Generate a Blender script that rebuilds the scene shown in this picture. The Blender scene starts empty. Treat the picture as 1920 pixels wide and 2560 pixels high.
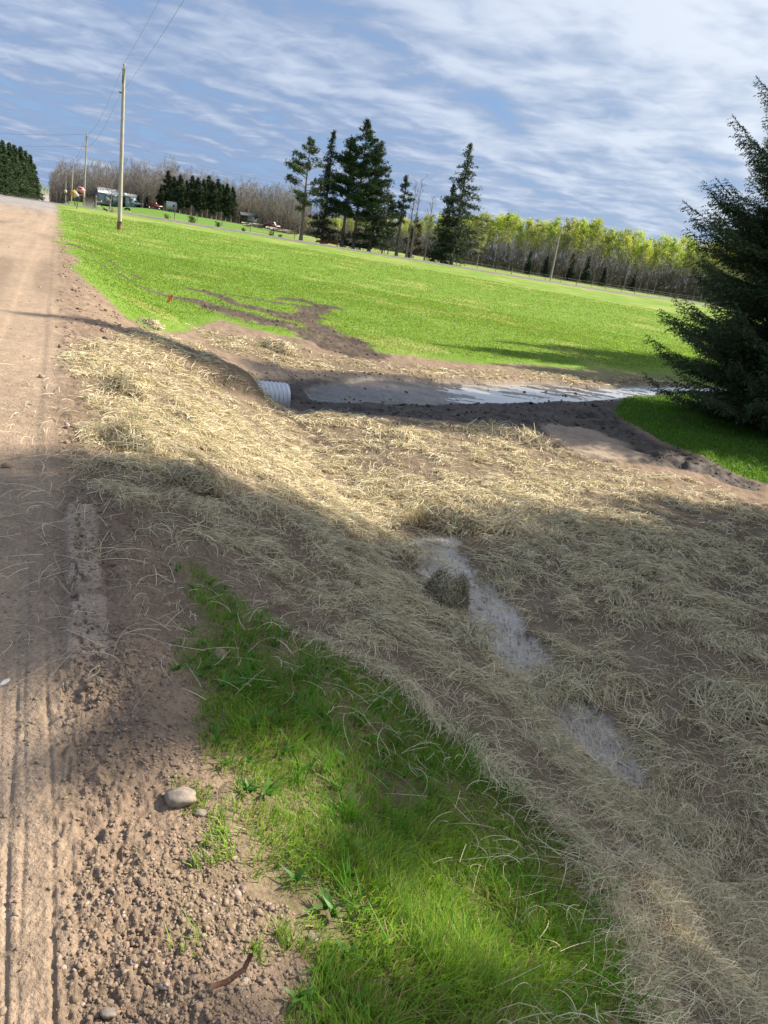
import bpy, math, random
import numpy as np
from mathutils import Matrix, Vector
rnd = random.Random(7); RG = np.random.default_rng(11)
sc = bpy.context.scene; COL = sc.collection
# ------------------------------------------------------------ camera
D_ = np.array([-821., 5490., 1920.]); D_ /= np.linalg.norm(D_)
F_ = np.array([0, 0, 1.]) - D_*D_[2]; F_ /= np.linalg.norm(F_)
R_ = np.cross(D_, F_)
CH = 1.6
cd = bpy.data.cameras.new('camera'); cam = bpy.data.objects.new('camera', cd); COL.objects.link(cam)
cd.sensor_fit = 'VERTICAL'; cd.sensor_height = 36; cd.lens = 27; cd.clip_start = .05; cd.clip_end = 5000
W_ = np.array([R_, F_, -D_])
m = Matrix.Identity(4)
for i in range(3):
    m[i][0] = W_[i][0]; m[i][1] = -W_[i][1]; m[i][2] = -W_[i][2]
m[2][3] = CH
cam.matrix_world = m; sc.camera = cam
# ------------------------------------------------------------ light
SUN_AZ, SUN_EL = math.radians(66), math.radians(38)
SD = Vector((math.sin(SUN_AZ)*math.cos(SUN_EL), math.cos(SUN_AZ)*math.cos(SUN_EL), math.sin(SUN_EL)))
sl = bpy.data.lights.new('sun', 'SUN'); sl.energy = 5.0; sl.angle = math.radians(.6); sl.color = (1, .91, .76)
so = bpy.data.objects.new('sun', sl); COL.objects.link(so); so.rotation_euler = SD.to_track_quat('Z', 'Y').to_euler()
sc.view_settings.view_transform = 'Standard'; sc.view_settings.look = 'None'; sc.view_settings.gamma = 1
sc.view_settings.exposure = 1.05
w = bpy.data.worlds.new('World'); sc.world = w; w.use_nodes = True
nt = w.node_tree; N = nt.nodes; L = nt.links; N.clear()
def nd(t, **k):
    n = N.new(t)
    for a, b in k.items(): setattr(n, a, b)
    return n
def mth(op, a, b=None, c=None, clamp=False):
    n = N.new('ShaderNodeMath'); n.operation = op; n.use_clamp = clamp
    for i, q in enumerate((a, b, c)):
        if q is None: continue
        if isinstance(q, (int, float)): n.inputs[i].default_value = q
        else: L.new(q, n.inputs[i])
    return n.outputs[0]
def mixc(f, a, b, bt='MIX'):
    n = N.new('ShaderNodeMix'); n.data_type = 'RGBA'; n.blend_type = bt
    for s, q in ((0, f), (6, a), (7, b)):
        if isinstance(q, (int, float)): n.inputs[s].default_value = q
        elif isinstance(q, tuple): n.inputs[s].default_value = (*q, 1)
        else: L.new(q, n.inputs[s])
    return n.outputs[2]
def sstep(v, a, b):
    n = N.new('ShaderNodeMapRange'); n.interpolation_type = 'SMOOTHSTEP'
    L.new(v, n.inputs[0]); n.inputs[1].default_value = a; n.inputs[2].default_value = b
    return n.outputs[0]
tc = nd('ShaderNodeTexCoord'); sp = nd('ShaderNodeSeparateXYZ'); L.new(tc.outputs['Generated'], sp.inputs[0])
zz = mth('MAXIMUM', sp.outputs[2], 0.0)
den = mth('ADD', zz, .09)
px_, py_ = mth('DIVIDE', sp.outputs[0], den), mth('DIVIDE', sp.outputs[1], den)
SA = math.radians(38)
al = mth('ADD', mth('MULTIPLY', px_, math.sin(SA)), mth('MULTIPLY', py_, math.cos(SA)))
ac = mth('SUBTRACT', mth('MULTIPLY', px_, math.cos(SA)), mth('MULTIPLY', py_, math.sin(SA)))
def cnoise(sa, sc_, scale, det, rough, dist=0., off=0.):
    c = nd('ShaderNodeCombineXYZ'); L.new(mth('MULTIPLY', al, sa), c.inputs[0]); L.new(mth('MULTIPLY', ac, sc_), c.inputs[1]); c.inputs[2].default_value = off
    n = nd('ShaderNodeTexNoise'); L.new(c.outputs[0], n.inputs['Vector']); n.inputs['Scale'].default_value = scale
    n.inputs['Detail'].default_value = det; n.inputs['Roughness'].default_value = rough; n.inputs['Distortion'].default_value = dist
    return n.outputs[0]
big = cnoise(.45, 1, .75, 3, .5, .2, 3.3)
streak = cnoise(.8, 1.15, 2.5, 3., .45, .35, 4.)
fine = cnoise(1.1, .9, 6.0, 4, .55, .5, 9.)
csum = mth('ADD', mth('ADD', mth('MULTIPLY', big, .55), mth('MULTIPLY', streak, .85)), mth('MULTIPLY', fine, .45))
sd_ = nd('ShaderNodeVectorMath', operation='DOT_PRODUCT'); L.new(tc.outputs['Generated'], sd_.inputs[0]); sd_.inputs[1].default_value = SD
toward = sstep(sd_.outputs['Value'], .22, .95)
hor = sstep(sp.outputs[2], .02, .35)
cs2 = mth('ADD', mth('ADD', csum, mth('MULTIPLY', toward, .20)), mth('MULTIPLY', hor, .10))
thin = sstep(cs2, .72, .98)
thick = sstep(cs2, .86, 1.27)
sky = nd('ShaderNodeTexSky', sky_type='NISHITA', sun_disc=False, sun_elevation=SUN_EL, sun_rotation=SUN_AZ, air_density=1.3, dust_density=1.2, ozone_density=3.)
# a clear-sky base from the sky model, veiled by thin grey-blue cloud and rippled bright cloud
skyc = mixc(1., sky.outputs[0], (.080, .080, .080), 'MULTIPLY')
veil = mixc(sstep(sp.outputs[2], 0, .5), (.115, .205, .375), (.110, .165, .295))
base = mixc(.82, skyc, veil)
greyc = mixc(toward, (.150, .20, .305), (.29, .345, .42))
lightc = mixc(toward, (.33, .375, .455), (.50, .53, .57))
c1 = mixc(mth('MULTIPLY', thin, .85), base, greyc)
c2 = mixc(mth('MULTIPLY', thick, .85), c1, lightc)
bg = nd('ShaderNodeBackground'); L.new(c2, bg.inputs[0]); bg.inputs[1].default_value = .96
ow = nd('ShaderNodeOutputWorld'); L.new(bg.outputs[0], ow.inputs[0])

# ------------------------------------------------------------ numpy noise
def _h(ix, iy, s):
    a = (ix.astype(np.int64)*374761393 + iy.astype(np.int64)*668265263 + s*974711) & 0x7fffffff
    a = ((a ^ (a >> 13))*1274126177) & 0x7fffffff
    a = ((a ^ (a >> 16))*2246822519) & 0x7fffffff
    return (a & 0xffff)/65535.0
def vn(x, y, s=0):
    ix = np.floor(x); iy = np.floor(y); fx = x-ix; fy = y-iy
    fx = fx*fx*(3-2*fx); fy = fy*fy*(3-2*fy)
    a, b, c, d = _h(ix, iy, s), _h(ix+1, iy, s), _h(ix, iy+1, s), _h(ix+1, iy+1, s)
    return (a*(1-fx)+b*fx)*(1-fy)+(c*(1-fx)+d*fx)*fy
def fbm(x, y, o=4, s=0, g=.5):
    t = 0.; am = 1.; tot = 0.
    for i in range(o):
        t = t+am*vn(x+i*17.3, y-i*9.1, s+i); tot += am; am *= g; x = x*2.03+y*.31; y = y*1.97-x*.15
    return t/tot-.5
def ss(a, b, x):
    t = np.clip((x-a)/(b-a), 0, 1); return t*t*(3-2*t)
# ------------------------------------------------------------ terrain
AZR = math.radians(24.5); RS, RC = math.sin(AZR), math.cos(AZR)
def uv(x, y): return -RS*x+RC*y, RC*x+RS*y
def xy(u, v): return -RS*u+RC*v, RC*u+RS*v
SR0 = np.array([-44., 103.]); SRD = np.array([.869, .495]); SRN = np.array([-.495, .869])
def srw(x, y):
    return (x-SR0[0])*SRN[0]+(y-SR0[1])*SRN[1], (x-SR0[0])*SRD[0]+(y-SR0[1])*SRD[1]
def Hb(x, y):
    x = np.asarray(x, float); y = np.asarray(y, float)
    u, v = uv(x, y); wd, tt = srw(x, y); wp = np.maximum(wd, 0)
    xc = np.clip(x+wp*.495, -45, 35); yc = np.clip(y-wp*.869, 0, 150)
    P = -.907-.022*xc+.005*yc + (1.5-.8*ss(40, 120, tt))*ss(5, 110, wd)
    P = P-.12*np.exp(-((v-3.05)/.55)**2)*ss(13, 9, u)
    # drain channel running right from the pipe mouth
    cx, cy = -1.0, 14.2; dx, dy = .80, .60
    al = (x-cx)*dx+(y-cy)*dy; ac = -(x-cx)*dy+(y-cy)*dx
    P = P-.16*np.exp(-(ac/1.5)**2)*ss(-3.5, -1, al)*ss(22, 14, al)
    rz = .5*ss(55, 115, u) + .03*np.clip(-v, 0, 3)/3
    rise = np.where(u < 9.0, 2.9, 2.9) + 0*u
    t = ss(.25, 1., v/rise) if False else ss(.05, 3.0+.5*ss(16, 30, u), v)
    tg = .45*ss(.05, 2.6, v)+.60*ss(2.48, 3.15, v); G = np.exp(-((u-11.55)/.75)**4)
    t = t*(1-G)+tg*G
    z = rz*(1-t)+P*t-.16*np.exp(-((u-11.6)/.8)**2-((v-3.7)/.7)**2)
    # dip and hill on the far road
    mk = ss(-11, -8, v)*(1-ss(9, 24, v))
    hill = np.interp(u, [125, 300, 500, 620, 4000], [0, -2.4, 2.0, 0, -2])
    z = z+mk*hill
    return z
def ray(px, py):
    c = np.array([px-960., py-1280., 1920.]); return np.array([c@R_, c@F_, -(c@D_)])
def hit(px, py):
    r = ray(px, py); r = r/math.hypot(r[0], r[1])
    t = .4; 
    while t < 900:
        if CH+r[2]*t < float(Hb(r[0]*t, r[1]*t)): break
        t *= 1.02
    a, b = t/1.02, t
    for _ in range(14):
        q = (a+b)/2
        if CH+r[2]*q < float(Hb(r[0]*q, r[1]*q)): b = q
        else: a = q
    return np.array([r[0]*b, r[1]*b, CH+r[2]*b])
def at(px, py, d):
    r = ray(px, py); r = r/math.hypot(r[0], r[1]); return np.array([r[0]*d, r[1]*d, CH+r[2]*d])
def poly(pts): return np.array([hit(*p)[:2] for p in pts])
P_LAWN = poly([(415,1400),(470,1395),(520,1420),(560,1455),(600,1500),(650,1540),(720,1580),(800,1625),(870,1660),(940,1690),(1010,1715),(1060,1770),(1120,1840),(1180,1875),(1260,1950),(1350,2020),(1430,2100),(1490,2170),(1540,2280),(1600,2400),(1660,2560),(1720,2760),(740,2760),(730,2450),(740,2350),(690,2260),(600,2180),(560,2080),(520,2010),(500,1900),(470,1800),(440,1740),(440,1650),(470,1580),(495,1530),(455,1460)])
P_SPAR = poly([(440,1980),(560,1960),(640,2080),(760,2350),(700,2400),(560,2350),(440,2380),(400,2200),(470,2080)])
P_HAY1 = poly([(150,890),(230,845),(330,830),(400,835),(495,862),(585,915),(662,975),(700,1030),(740,1045),(800,1025),(900,1045),(1080,1060),(1230,1075),(1350,1100),(1480,1150),(1640,1190),(1800,1225),(1920,1290),(2500,1500),(2700,2900),(1800,2760),(1690,2560),(1610,2350),(1560,2230),(1500,2120),(1330,1950),(1230,1860),(1130,1790),(1060,1730),(960,1690),(840,1600),(740,1530),(640,1470),(560,1430),(430,1385),(330,1320),(230,1240),(170,1190),(190,1120),(215,1040),(200,960)])
P_HAY2 = poly([(470,815),(560,835),(700,855),(830,885),(950,905),(1100,920),(1300,928),(1500,945),(1720,962),(1700,978),(1500,958),(1300,952),(1100,948),(900,925),(800,908),(700,905),(600,890),(520,865)])
P_MUD = poly([(590,885),(700,903),(830,910),(900,922),(1100,948),(1400,956),(1700,975),(2000,975),(2000,1000),(1700,998),(1590,1005),(1560,1040),(1640,1100),(1720,1140),(1900,1210),(1900,1230),(1700,1180),(1500,1135),(1350,1085),(1200,1062),(1050,1045),(900,1035),(760,1030),(700,1010),(650,960)])
P_WAT = poly([(745,962),(820,940),(900,935),(1000,948),(1150,950),(1300,952),(1450,960),(1600,968),(1800,972),(1800,990),(1620,992),(1500,999),(1400,1001),(1250,1004),(1100,1008),(950,1005),(850,1000),(770,985)])
P_DRY = poly([(1340,1062),(1450,1060),(1560,1100),(1640,1150),(1520,1150),(1400,1110)])
P_RLAWN = poly([(1560,1000),(1700,996),(1900,1000),(2300,1000),(3000,1150),(3000,1400),(2300,1330),(1920,1212),(1800,1170),(1680,1115),(1600,1065),(1545,1030)])
P_FIELD = poly([(140,508),(150,560),(160,640),(190,690),(250,740),(300,785),(360,820),(450,828),(500,815),(560,800),(650,830),(760,845),(860,872),(1000,890),(1200,910),(1400,918),(1650,930),(1900,945),(2700,960),(2900,860),(1900,765),(1640,742),(1240,676),(880,618),(560,569),(300,528),(200,514)])
L_TRK = [poly(p) for p in ([(380,725),(480,748),(600,790),(700,815),(800,845),(880,880)], [(480,722),(560,742),(660,775),(760,812),(840,850)], [(600,738),(700,755),(800,770)], [(730,748),(815,768),(760,790),(690,790)], [(200,640),(300,690),(400,735)],[(185,610),(240,635),(330,690)])]
L_WET = [poly(p) for p in ([(1080,1375),(1120,1440),(1180,1515),(1260,1600),(1340,1680)], [(1440,1800),(1490,1860),(1540,1910)], [(1640,2180),(1700,2270),(1800,2400)])]
def sdp(poly, x, y):
    n = len(poly); d = np.full(x.shape, 1e9); ins = np.zeros(x.shape, bool)
    for i in range(n):
        a = poly[i]; b = poly[(i+1) % n]; ex, ey = b-a; wx = x-a[0]; wy = y-a[1]
        t = np.clip((wx*ex+wy*ey)/(ex*ex+ey*ey+1e-12), 0, 1)
        d = np.minimum(d, (wx-ex*t)**2+(wy-ey*t)**2)
        c = ((a[1] > y) != (b[1] > y)) & (x < (b[0]-a[0])*(y-a[1])/(b[1]-a[1]+1e-12)+a[0]); ins ^= c
    d = np.sqrt(d); return np.where(ins, -d, d)
def ld(line, x, y):
    d = np.full(x.shape, 1e9)
    for i in range(len(line)-1):
        a = line[i]; ex, ey = line[i+1]-a; wx = x-a[0]; wy = y-a[1]
        t = np.clip((wx*ex+wy*ey)/(ex*ex+ey*ey+1e-12), 0, 1)
        d = np.minimum(d, (wx-ex*t)**2+(wy-ey*t)**2)
    return np.sqrt(d)
def masks(x, y):
    r = np.hypot(x, y); k = np.clip(r*.03, .04, .6)
    n1 = fbm(x/k/4, y/k/4, 3, 5); n2 = fbm(x/k/4, y/k/4, 3, 55)
    X = x+n1*k*2.2; Y = y+n2*k*2.2; so = k*.5
    m = {}
    def pm(p, s=1.): return np.clip(.5-sdp(p, X, Y)/(so*s), 0, 1)
    m['lawn'] = np.clip(.5-(sdp(P_LAWN, X, Y)+.16*fbm(x*6, y*6, 3, 12)+.10*fbm(x*19, y*19, 2, 13))/(so*.8), 0, 1)
    m['spar'] = pm(P_SPAR, 3.)*(1-m['lawn'])
    m['wat'] = pm(P_WAT)
    m['mud'] = pm(P_MUD)
    m['hay'] = np.maximum(pm(P_HAY1, 1.6), pm(P_HAY2, 1.3))*(1-m['lawn'])
    m['rl'] = pm(P_RLAWN, .7)
    m['fld'] = pm(P_FIELD, .8)
    m['dry'] = pm(P_DRY, 1.)
    tr = np.zeros_like(x); f2 = fbm(x*1.3, y*1.3, 3, 77)
    for i, l in enumerate(L_TRK):
        wd = (.55, .45, .4, .5, .16, .15)[i]
        tr = np.maximum(tr, ss(wd*1.25, wd*.7, ld(l, X, Y)+f2*1.5*wd+.8*wd*fbm(x*5, y*5, 3, 78)))
    m['trk'] = tr
    m['hay'] = m['hay']*(1-.85*m['dry'])*(1-.92*ss(.42, .12, sdp(P_LAWN, X, Y)+n2*k*3))
    we = np.zeros_like(x)
    for i, l in enumerate(L_WET): we = np.maximum(we, (1, .7, .6)[i]*ss(.27, .21, ld(l, X, Y)+(0, .10, .12)[i]+f2*.28+.22*fbm(x*8, y*8, 3, 79)))
    m['wet'] = we
    m['fld'] = m['fld']*(1-m['trk'])
    return m
WZ = float(np.mean([Hb(*p) for p in P_WAT]))-.07
def detail(x, y, m):
    """fine relief on top of the base terrain, metres"""
    u, v = uv(x, y); r = np.hypot(x, y)
    gr = np.clip(m['lawn']+m['rl']+m['fld'], 0, 1)
    mud = np.maximum(m['mud'], m['trk'])*(1-m['hay']*.5)
    hay = m['hay']
    road = ss(.12, -.12, v+.10*fbm(u*1.2, v*0+3, 3, 31))*(1-m['hay'])
    loose = (1-road)*(1-gr)*(1-mud)*(1-hay)
    d = np.zeros_like(x)
    fade = ss(60, 12, r)
    # loose clods
    c = fbm(x*9, y*9, 4, 3, .6)
    e_ = ss(0, .35, sdp(P_LAWN, x, y)+.1*fbm(x*8, y*8, 2, 7))*.6+.4
    d += loose*fade*e_*(.060*c+.055*np.abs(fbm(x*26, y*26, 4, 8, .65))+.02*fbm(x*60, y*60, 2, 19)*ss(8, 4, r)+.05*fbm(x*2, y*2, 2, 9))
    # spoil ridge beside the compacted track
    rg = np.exp(-((v-.30)/.16)**2)*ss(1.9, 2.6, u)*ss(4.9, 4.2, u)
    d += .05*rg
    # cracked slabs of pressed clay along the edge of the track
    sl = ss(.085, .055, np.abs(v-.115+.02*fbm(u*3, v*0, 2, 4)))*ss(2.55, 2.65, u)*ss(4.3, 4.2, u)*(np.abs(fbm(u*2.3, v*0+1, 2, 14)) > .02)
    d = d*(1-sl)+sl*.055*(.8+.3*np.sin(u*6)) - sl*.03*(np.abs(fbm(x*11, y*11, 2, 44)) < .022)
    # road: lug prints and long grooves
    lug = np.sin(u*2*math.pi/.062+2.*np.sin(v*14))*.5+.5
    d += road*fade*(.012*fbm(x*14, y*14, 4, 21)+.03*fbm(x*.9, y*.9, 3, 22))
    tr = ss(-.62, -.55, v)*ss(-.08, -.14, v)
    d += road*tr*(-.012) + road*ss(-.8, -.7, v)*ss(-.0, -.06, v)*.006*lug*(.3+.7*ss(2.2, 4, u))*ss(30, 15, u)*np.clip(.6+3*fbm(x*1.5, y*1.5, 3, 66), 0, 1)
    for gv, dp in ((-.21, .35), (-.155, .7), (-.118, 1.), (-.088, .8), (-.018, 1.2), (.032, .6), (-.27, .6), (-.34, .5), (-.43, .6)):
        br = .35+.65*(fbm(u*9, u*0+gv*40, 3, 61) > -.1)
        d -= .0062*dp*np.exp(-((v-gv+.022*(u-2.)-.004*np.sin(u*5+gv*90))/.0065)**2)*br*ss(7., 3.5, u)*(1-hay)
    d += road*ss(8, 20, r)*.04*fbm(v*2.2, u*.15, 3, 90)
    # hay mat and tufts
    d += hay*.03*np.abs(fbm(x*7, y*7, 3, 46))+hay*(.05*np.clip(fbm(x*1.5, y*1.5, 3, 41)+.1, 0, 1)+.05*fbm(x*4.5, y*4.5, 3, 42)+.02*fbm(x*16, y*16, 2, 43))
    # mud ruts
    mk = np.clip(mud-m['wat']*.6-m['dry']*.8, 0, 1)
    ru = (x*.8+y*.6); rv = (-x*.6+y*.8)
    d += mk*(.17*fbm(ru*1.1, rv*3.2, 4, 51, .6)+.12*np.abs(fbm(x*5, y*7, 4, 52, .62))+.05*fbm(x*13, y*13, 2, 53)-.03)
    for i, l in enumerate(L_RUT): d += -.07*np.exp(-(ld(l, x, y)/.10)**2)+.05*np.exp(-((ld(l, x, y)-.2)/.08)**2)*(.5+fbm(x*5, y*5, 2, 5))
    # lawn humps
    d += gr*ss(60, 15, r)*(.05*fbm(x*2.2, y*2.2, 3, 71)+.01*fbm(x*12, y*12, 2, 72))
    d += -m['wet']*.03
    d += ss(25, 60, r)*.15*fbm(x*.12, y*.12, 3, 99)*gr
    return d
L_RUT = [poly(p) for p in ([(1130,1065),(1250,1085),(1400,1125),(1500,1150)], [(1250,1040),(1400,1075),(1550,1110),(1700,1160)])]
def H(x, y, m=None):
    x = np.asarray(x, float); y = np.asarray(y, float)
    if m is None: m = masks(x, y)
    z = Hb(x, y)+detail(x, y, m)
    zw = WZ-.006+.03*ss(1.5, .5, x)+.10*fbm(x*1.6+y*.5, y*5, 5, 63, .65)+.035*ss(.6, 1., 1-m['wat'])
    t = ss(2.2, .0, sdp(P_WAT, x, y)); z = np.where(t > 0, z-t*ss(0, .35, z-WZ)*np.clip(z-WZ-.05, 0, 1)*.8, z); z = z+t*np.clip(WZ+.03-z, 0, 1)
    t = ss(0, .8, m['wat']); return z*(1-t)+zw*t
def H1(x, y): return float(H(np.array([x]), np.array([y]))[0])

# ------------------------------------------------------------ mesh + material helpers
def mesh(name, V, Fs, mats, col=None, smooth=False, attrs=None, midx=None):
    me = bpy.data.meshes.new(name); V = np.asarray(V, np.float32)
    if not isinstance(Fs, list): Fs = [Fs]
    Fs = [np.asarray(f, np.int32) for f in Fs if len(f)]
    me.vertices.add(len(V)); me.vertices.foreach_set('co', V.ravel())
    nl = sum(f.size for f in Fs); nf = sum(len(f) for f in Fs)
    me.loops.add(nl); me.loops.foreach_set('vertex_index', np.concatenate([f.ravel() for f in Fs]))
    me.polygons.add(nf)
    st = []; o = 0
    for f in Fs: st.append(o+np.arange(len(f))*f.shape[1]); o += f.size
    me.polygons.foreach_set('loop_start', np.concatenate(st).astype(np.int32))
    if smooth: me.polygons.foreach_set('use_smooth', np.ones(nf, bool))
    for mt in (mats if isinstance(mats, (list, tuple)) else [mats]): me.materials.append(mt)
    if midx is not None: me.polygons.foreach_set('material_index', np.asarray(midx, np.int32))
    if col is not None:
        a = me.color_attributes.new('col', 'FLOAT_COLOR', 'POINT')
        c = np.ones((len(V), 4), np.float32); c[:, :3] = col; a.data.foreach_set('color', c.ravel())
    for k, v in (attrs or {}).items():
        a = me.attributes.new(k, 'FLOAT', 'POINT'); a.data.foreach_set('value', np.asarray(v, np.float32))
    me.update(calc_edges=True); me.validate(); return me
def tag(o, label=None, cat=None, group=None, kind=None):
    if label: o['label'] = label
    if cat: o['category'] = cat
    if group: o['group'] = group
    if kind: o['kind'] = kind
    return o
def link(name, me, parent=None, **k):
    o = bpy.data.objects.new(name, me); COL.objects.link(o)
    if parent is not None: o.parent = parent
    return tag(o, **k)
def empty(name, loc, rz=0., **k):
    o = bpy.data.objects.new(name, None); COL.objects.link(o); o.location = loc; o.rotation_euler = (0, 0, rz); o.empty_display_size = .2
    return tag(o, **k)
class MB:
    def __init__(s): s.v = []; s.q = []; s.t = []; s.n = 0
    def add(s, V, Q=(), T=()):
        s.v.append(np.asarray(V, float)); 
        if len(Q): s.q.append(np.asarray(Q)+s.n)
        if len(T): s.t.append(np.asarray(T)+s.n)
        s.n += len(V)
    def box(s, c, d, R=None, tp=1.):
        x, y, z = np.array(d)/2.; V = np.array([[-x,-y,-z],[x,-y,-z],[x,y,-z],[-x,y,-z],[-x*tp,-y*tp,z],[x*tp,-y*tp,z],[x*tp,y*tp,z],[-x*tp,y*tp,z]])
        if R is not None: V = V@np.array(R).T
        s.add(V+np.array(c), [[3,2,1,0],[4,5,6,7],[0,1,5,4],[1,2,6,5],[2,3,7,6],[3,0,4,7]])
    def prism(s, P, y0, y1):
        """closed outline P of (x,z) points pushed from y0 to y1"""
        n = len(P); V = [(p[0], y0, p[1]) for p in P]+[(p[0], y1, p[1]) for p in P]
        s.add(V, [[i, (i+1) % n, n+(i+1) % n, n+i] for i in range(n)])
        b = s.n-2*n; s.t += [np.array([[b, b+i+1, b+i] for i in range(1, n-1)]), np.array([[b+n, b+n+i, b+n+i+1] for i in range(1, n-1)])]
    def tube(s, P, rad, k=6, cap=True):
        P = np.asarray(P, float); n = len(P); rad = np.broadcast_to(np.asarray(rad, float), (n,))
        T = np.gradient(P, axis=0); T /= np.linalg.norm(T, axis=1, keepdims=True)+1e-12
        ref = np.array([0, 0, 1.]) if abs(T[:, 2]).mean() < .8 else np.array([1., 0, 0])
        A = np.cross(T, ref); A /= np.linalg.norm(A, axis=1, keepdims=True)+1e-12; B = np.cross(T, A)
        th = np.arange(k)*2*math.pi/k
        V = (P[:, None]+rad[:, None, None]*(A[:, None]*np.cos(th)[None, :, None]+B[:, None]*np.sin(th)[None, :, None])).reshape(-1, 3)
        i = np.arange(n-1)[:, None]*k; j = np.arange(k)[None]; j2 = (j+1) % k
        Q = np.stack([i+j, i+j2, i+k+j2, i+k+j], -1).reshape(-1, 4)
        T_ = []
        if cap: T_ = [[0, a, a+1] for a in range(1, k-1)]+[[(n-1)*k, (n-1)*k+a+1, (n-1)*k+a] for a in range(1, k-1)]
        s.add(V, Q, T_)
    def me(s, name, mat, smooth=False, col=None):
        Fs = []
        if s.q: Fs.append(np.concatenate(s.q))
        if s.t: Fs.append(np.concatenate(s.t))
        return mesh(name, np.concatenate(s.v), Fs, mat, smooth=smooth, col=col)
    def ob(s, name, mat, parent=None, smooth=False, col=None, **k): return link(name, s.me(name, mat, smooth, col), parent, **k)

def newmat(name):
    global N, L
    mt = bpy.data.materials.new(name); mt.use_nodes = True; N = mt.node_tree.nodes; L = mt.node_tree.links
    return mt, N['Principled BSDF']
def noise_tex(scale, det=4, rough=.55, vec=None, stretch=None):
    n = N.new('ShaderNodeTexNoise'); n.inputs['Scale'].default_value = scale; n.inputs['Detail'].default_value = det; n.inputs['Roughness'].default_value = rough
    t = N.new('ShaderNodeTexCoord'); v = t.outputs['Object']
    if stretch:
        mp = N.new('ShaderNodeMapping'); mp.inputs['Scale'].default_value = stretch; L.new(v, mp.inputs[0]); v = mp.outputs[0]
    L.new(v, n.inputs['Vector']); return n.outputs[0]
def bump(b, h, strength, dist):
    n = N.new('ShaderNodeBump'); L.new(h, n.inputs['Height']); n.inputs['Distance'].default_value = dist
    if isinstance(strength, (int, float)): n.inputs['Strength'].default_value = strength
    else: L.new(strength, n.inputs['Strength'])
    L.new(n.outputs[0], b.inputs['Normal'])
def simple(name, c, rough=.7, metal=0., var=.25, scale=6., bmp=0., stretch=None, bd=.01):
    mt, b = newmat(name); n = noise_tex(scale, 5, .6, stretch=stretch)
    a = tuple(x*(1-var) for x in c); z = tuple(min(1, x*(1+var)) for x in c)
    L.new(mixc(sstep(n, .3, .7), a, z), b.inputs['Base Color']); b.inputs['Roughness'].default_value = rough; b.inputs['Metallic'].default_value = metal
    if bmp: bump(b, n, bmp, bd)
    return mt
def leafmat(name, trans=.35, rough=.5, spec=.3, scale=None):
    """vertex-coloured blades / needles / straw, a little light passes through"""
    mt, b = newmat(name); a = N.new('ShaderNodeVertexColor'); a.layer_name = 'col'
    oi = N.new('ShaderNodeObjectInfo'); hs = N.new('ShaderNodeHueSaturation'); L.new(a.outputs[0], hs.inputs['Color'])
    L.new(mth('MULTIPLY_ADD', oi.outputs['Random'], .5, .75), hs.inputs['Value']); hs.inputs['Fac'].default_value = 1. if scale else 0.
    b.inputs['Roughness'].default_value = rough; b.inputs['Specular IOR Level'].default_value = spec
    L.new(hs.outputs[0], b.inputs['Base Color'])
    tr = N.new('ShaderNodeBsdfTranslucent'); L.new(mixc(1., hs.outputs[0], (1.25, 1.2, .8), 'MULTIPLY'), tr.inputs[0])
    mx = N.new('ShaderNodeMixShader'); mx.inputs[0].default_value = trans; L.new(b.outputs[0], mx.inputs[1]); L.new(tr.outputs[0], mx.inputs[2])
    L.new(mx.outputs[0], N['Material Output'].inputs[0]); return mt
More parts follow.
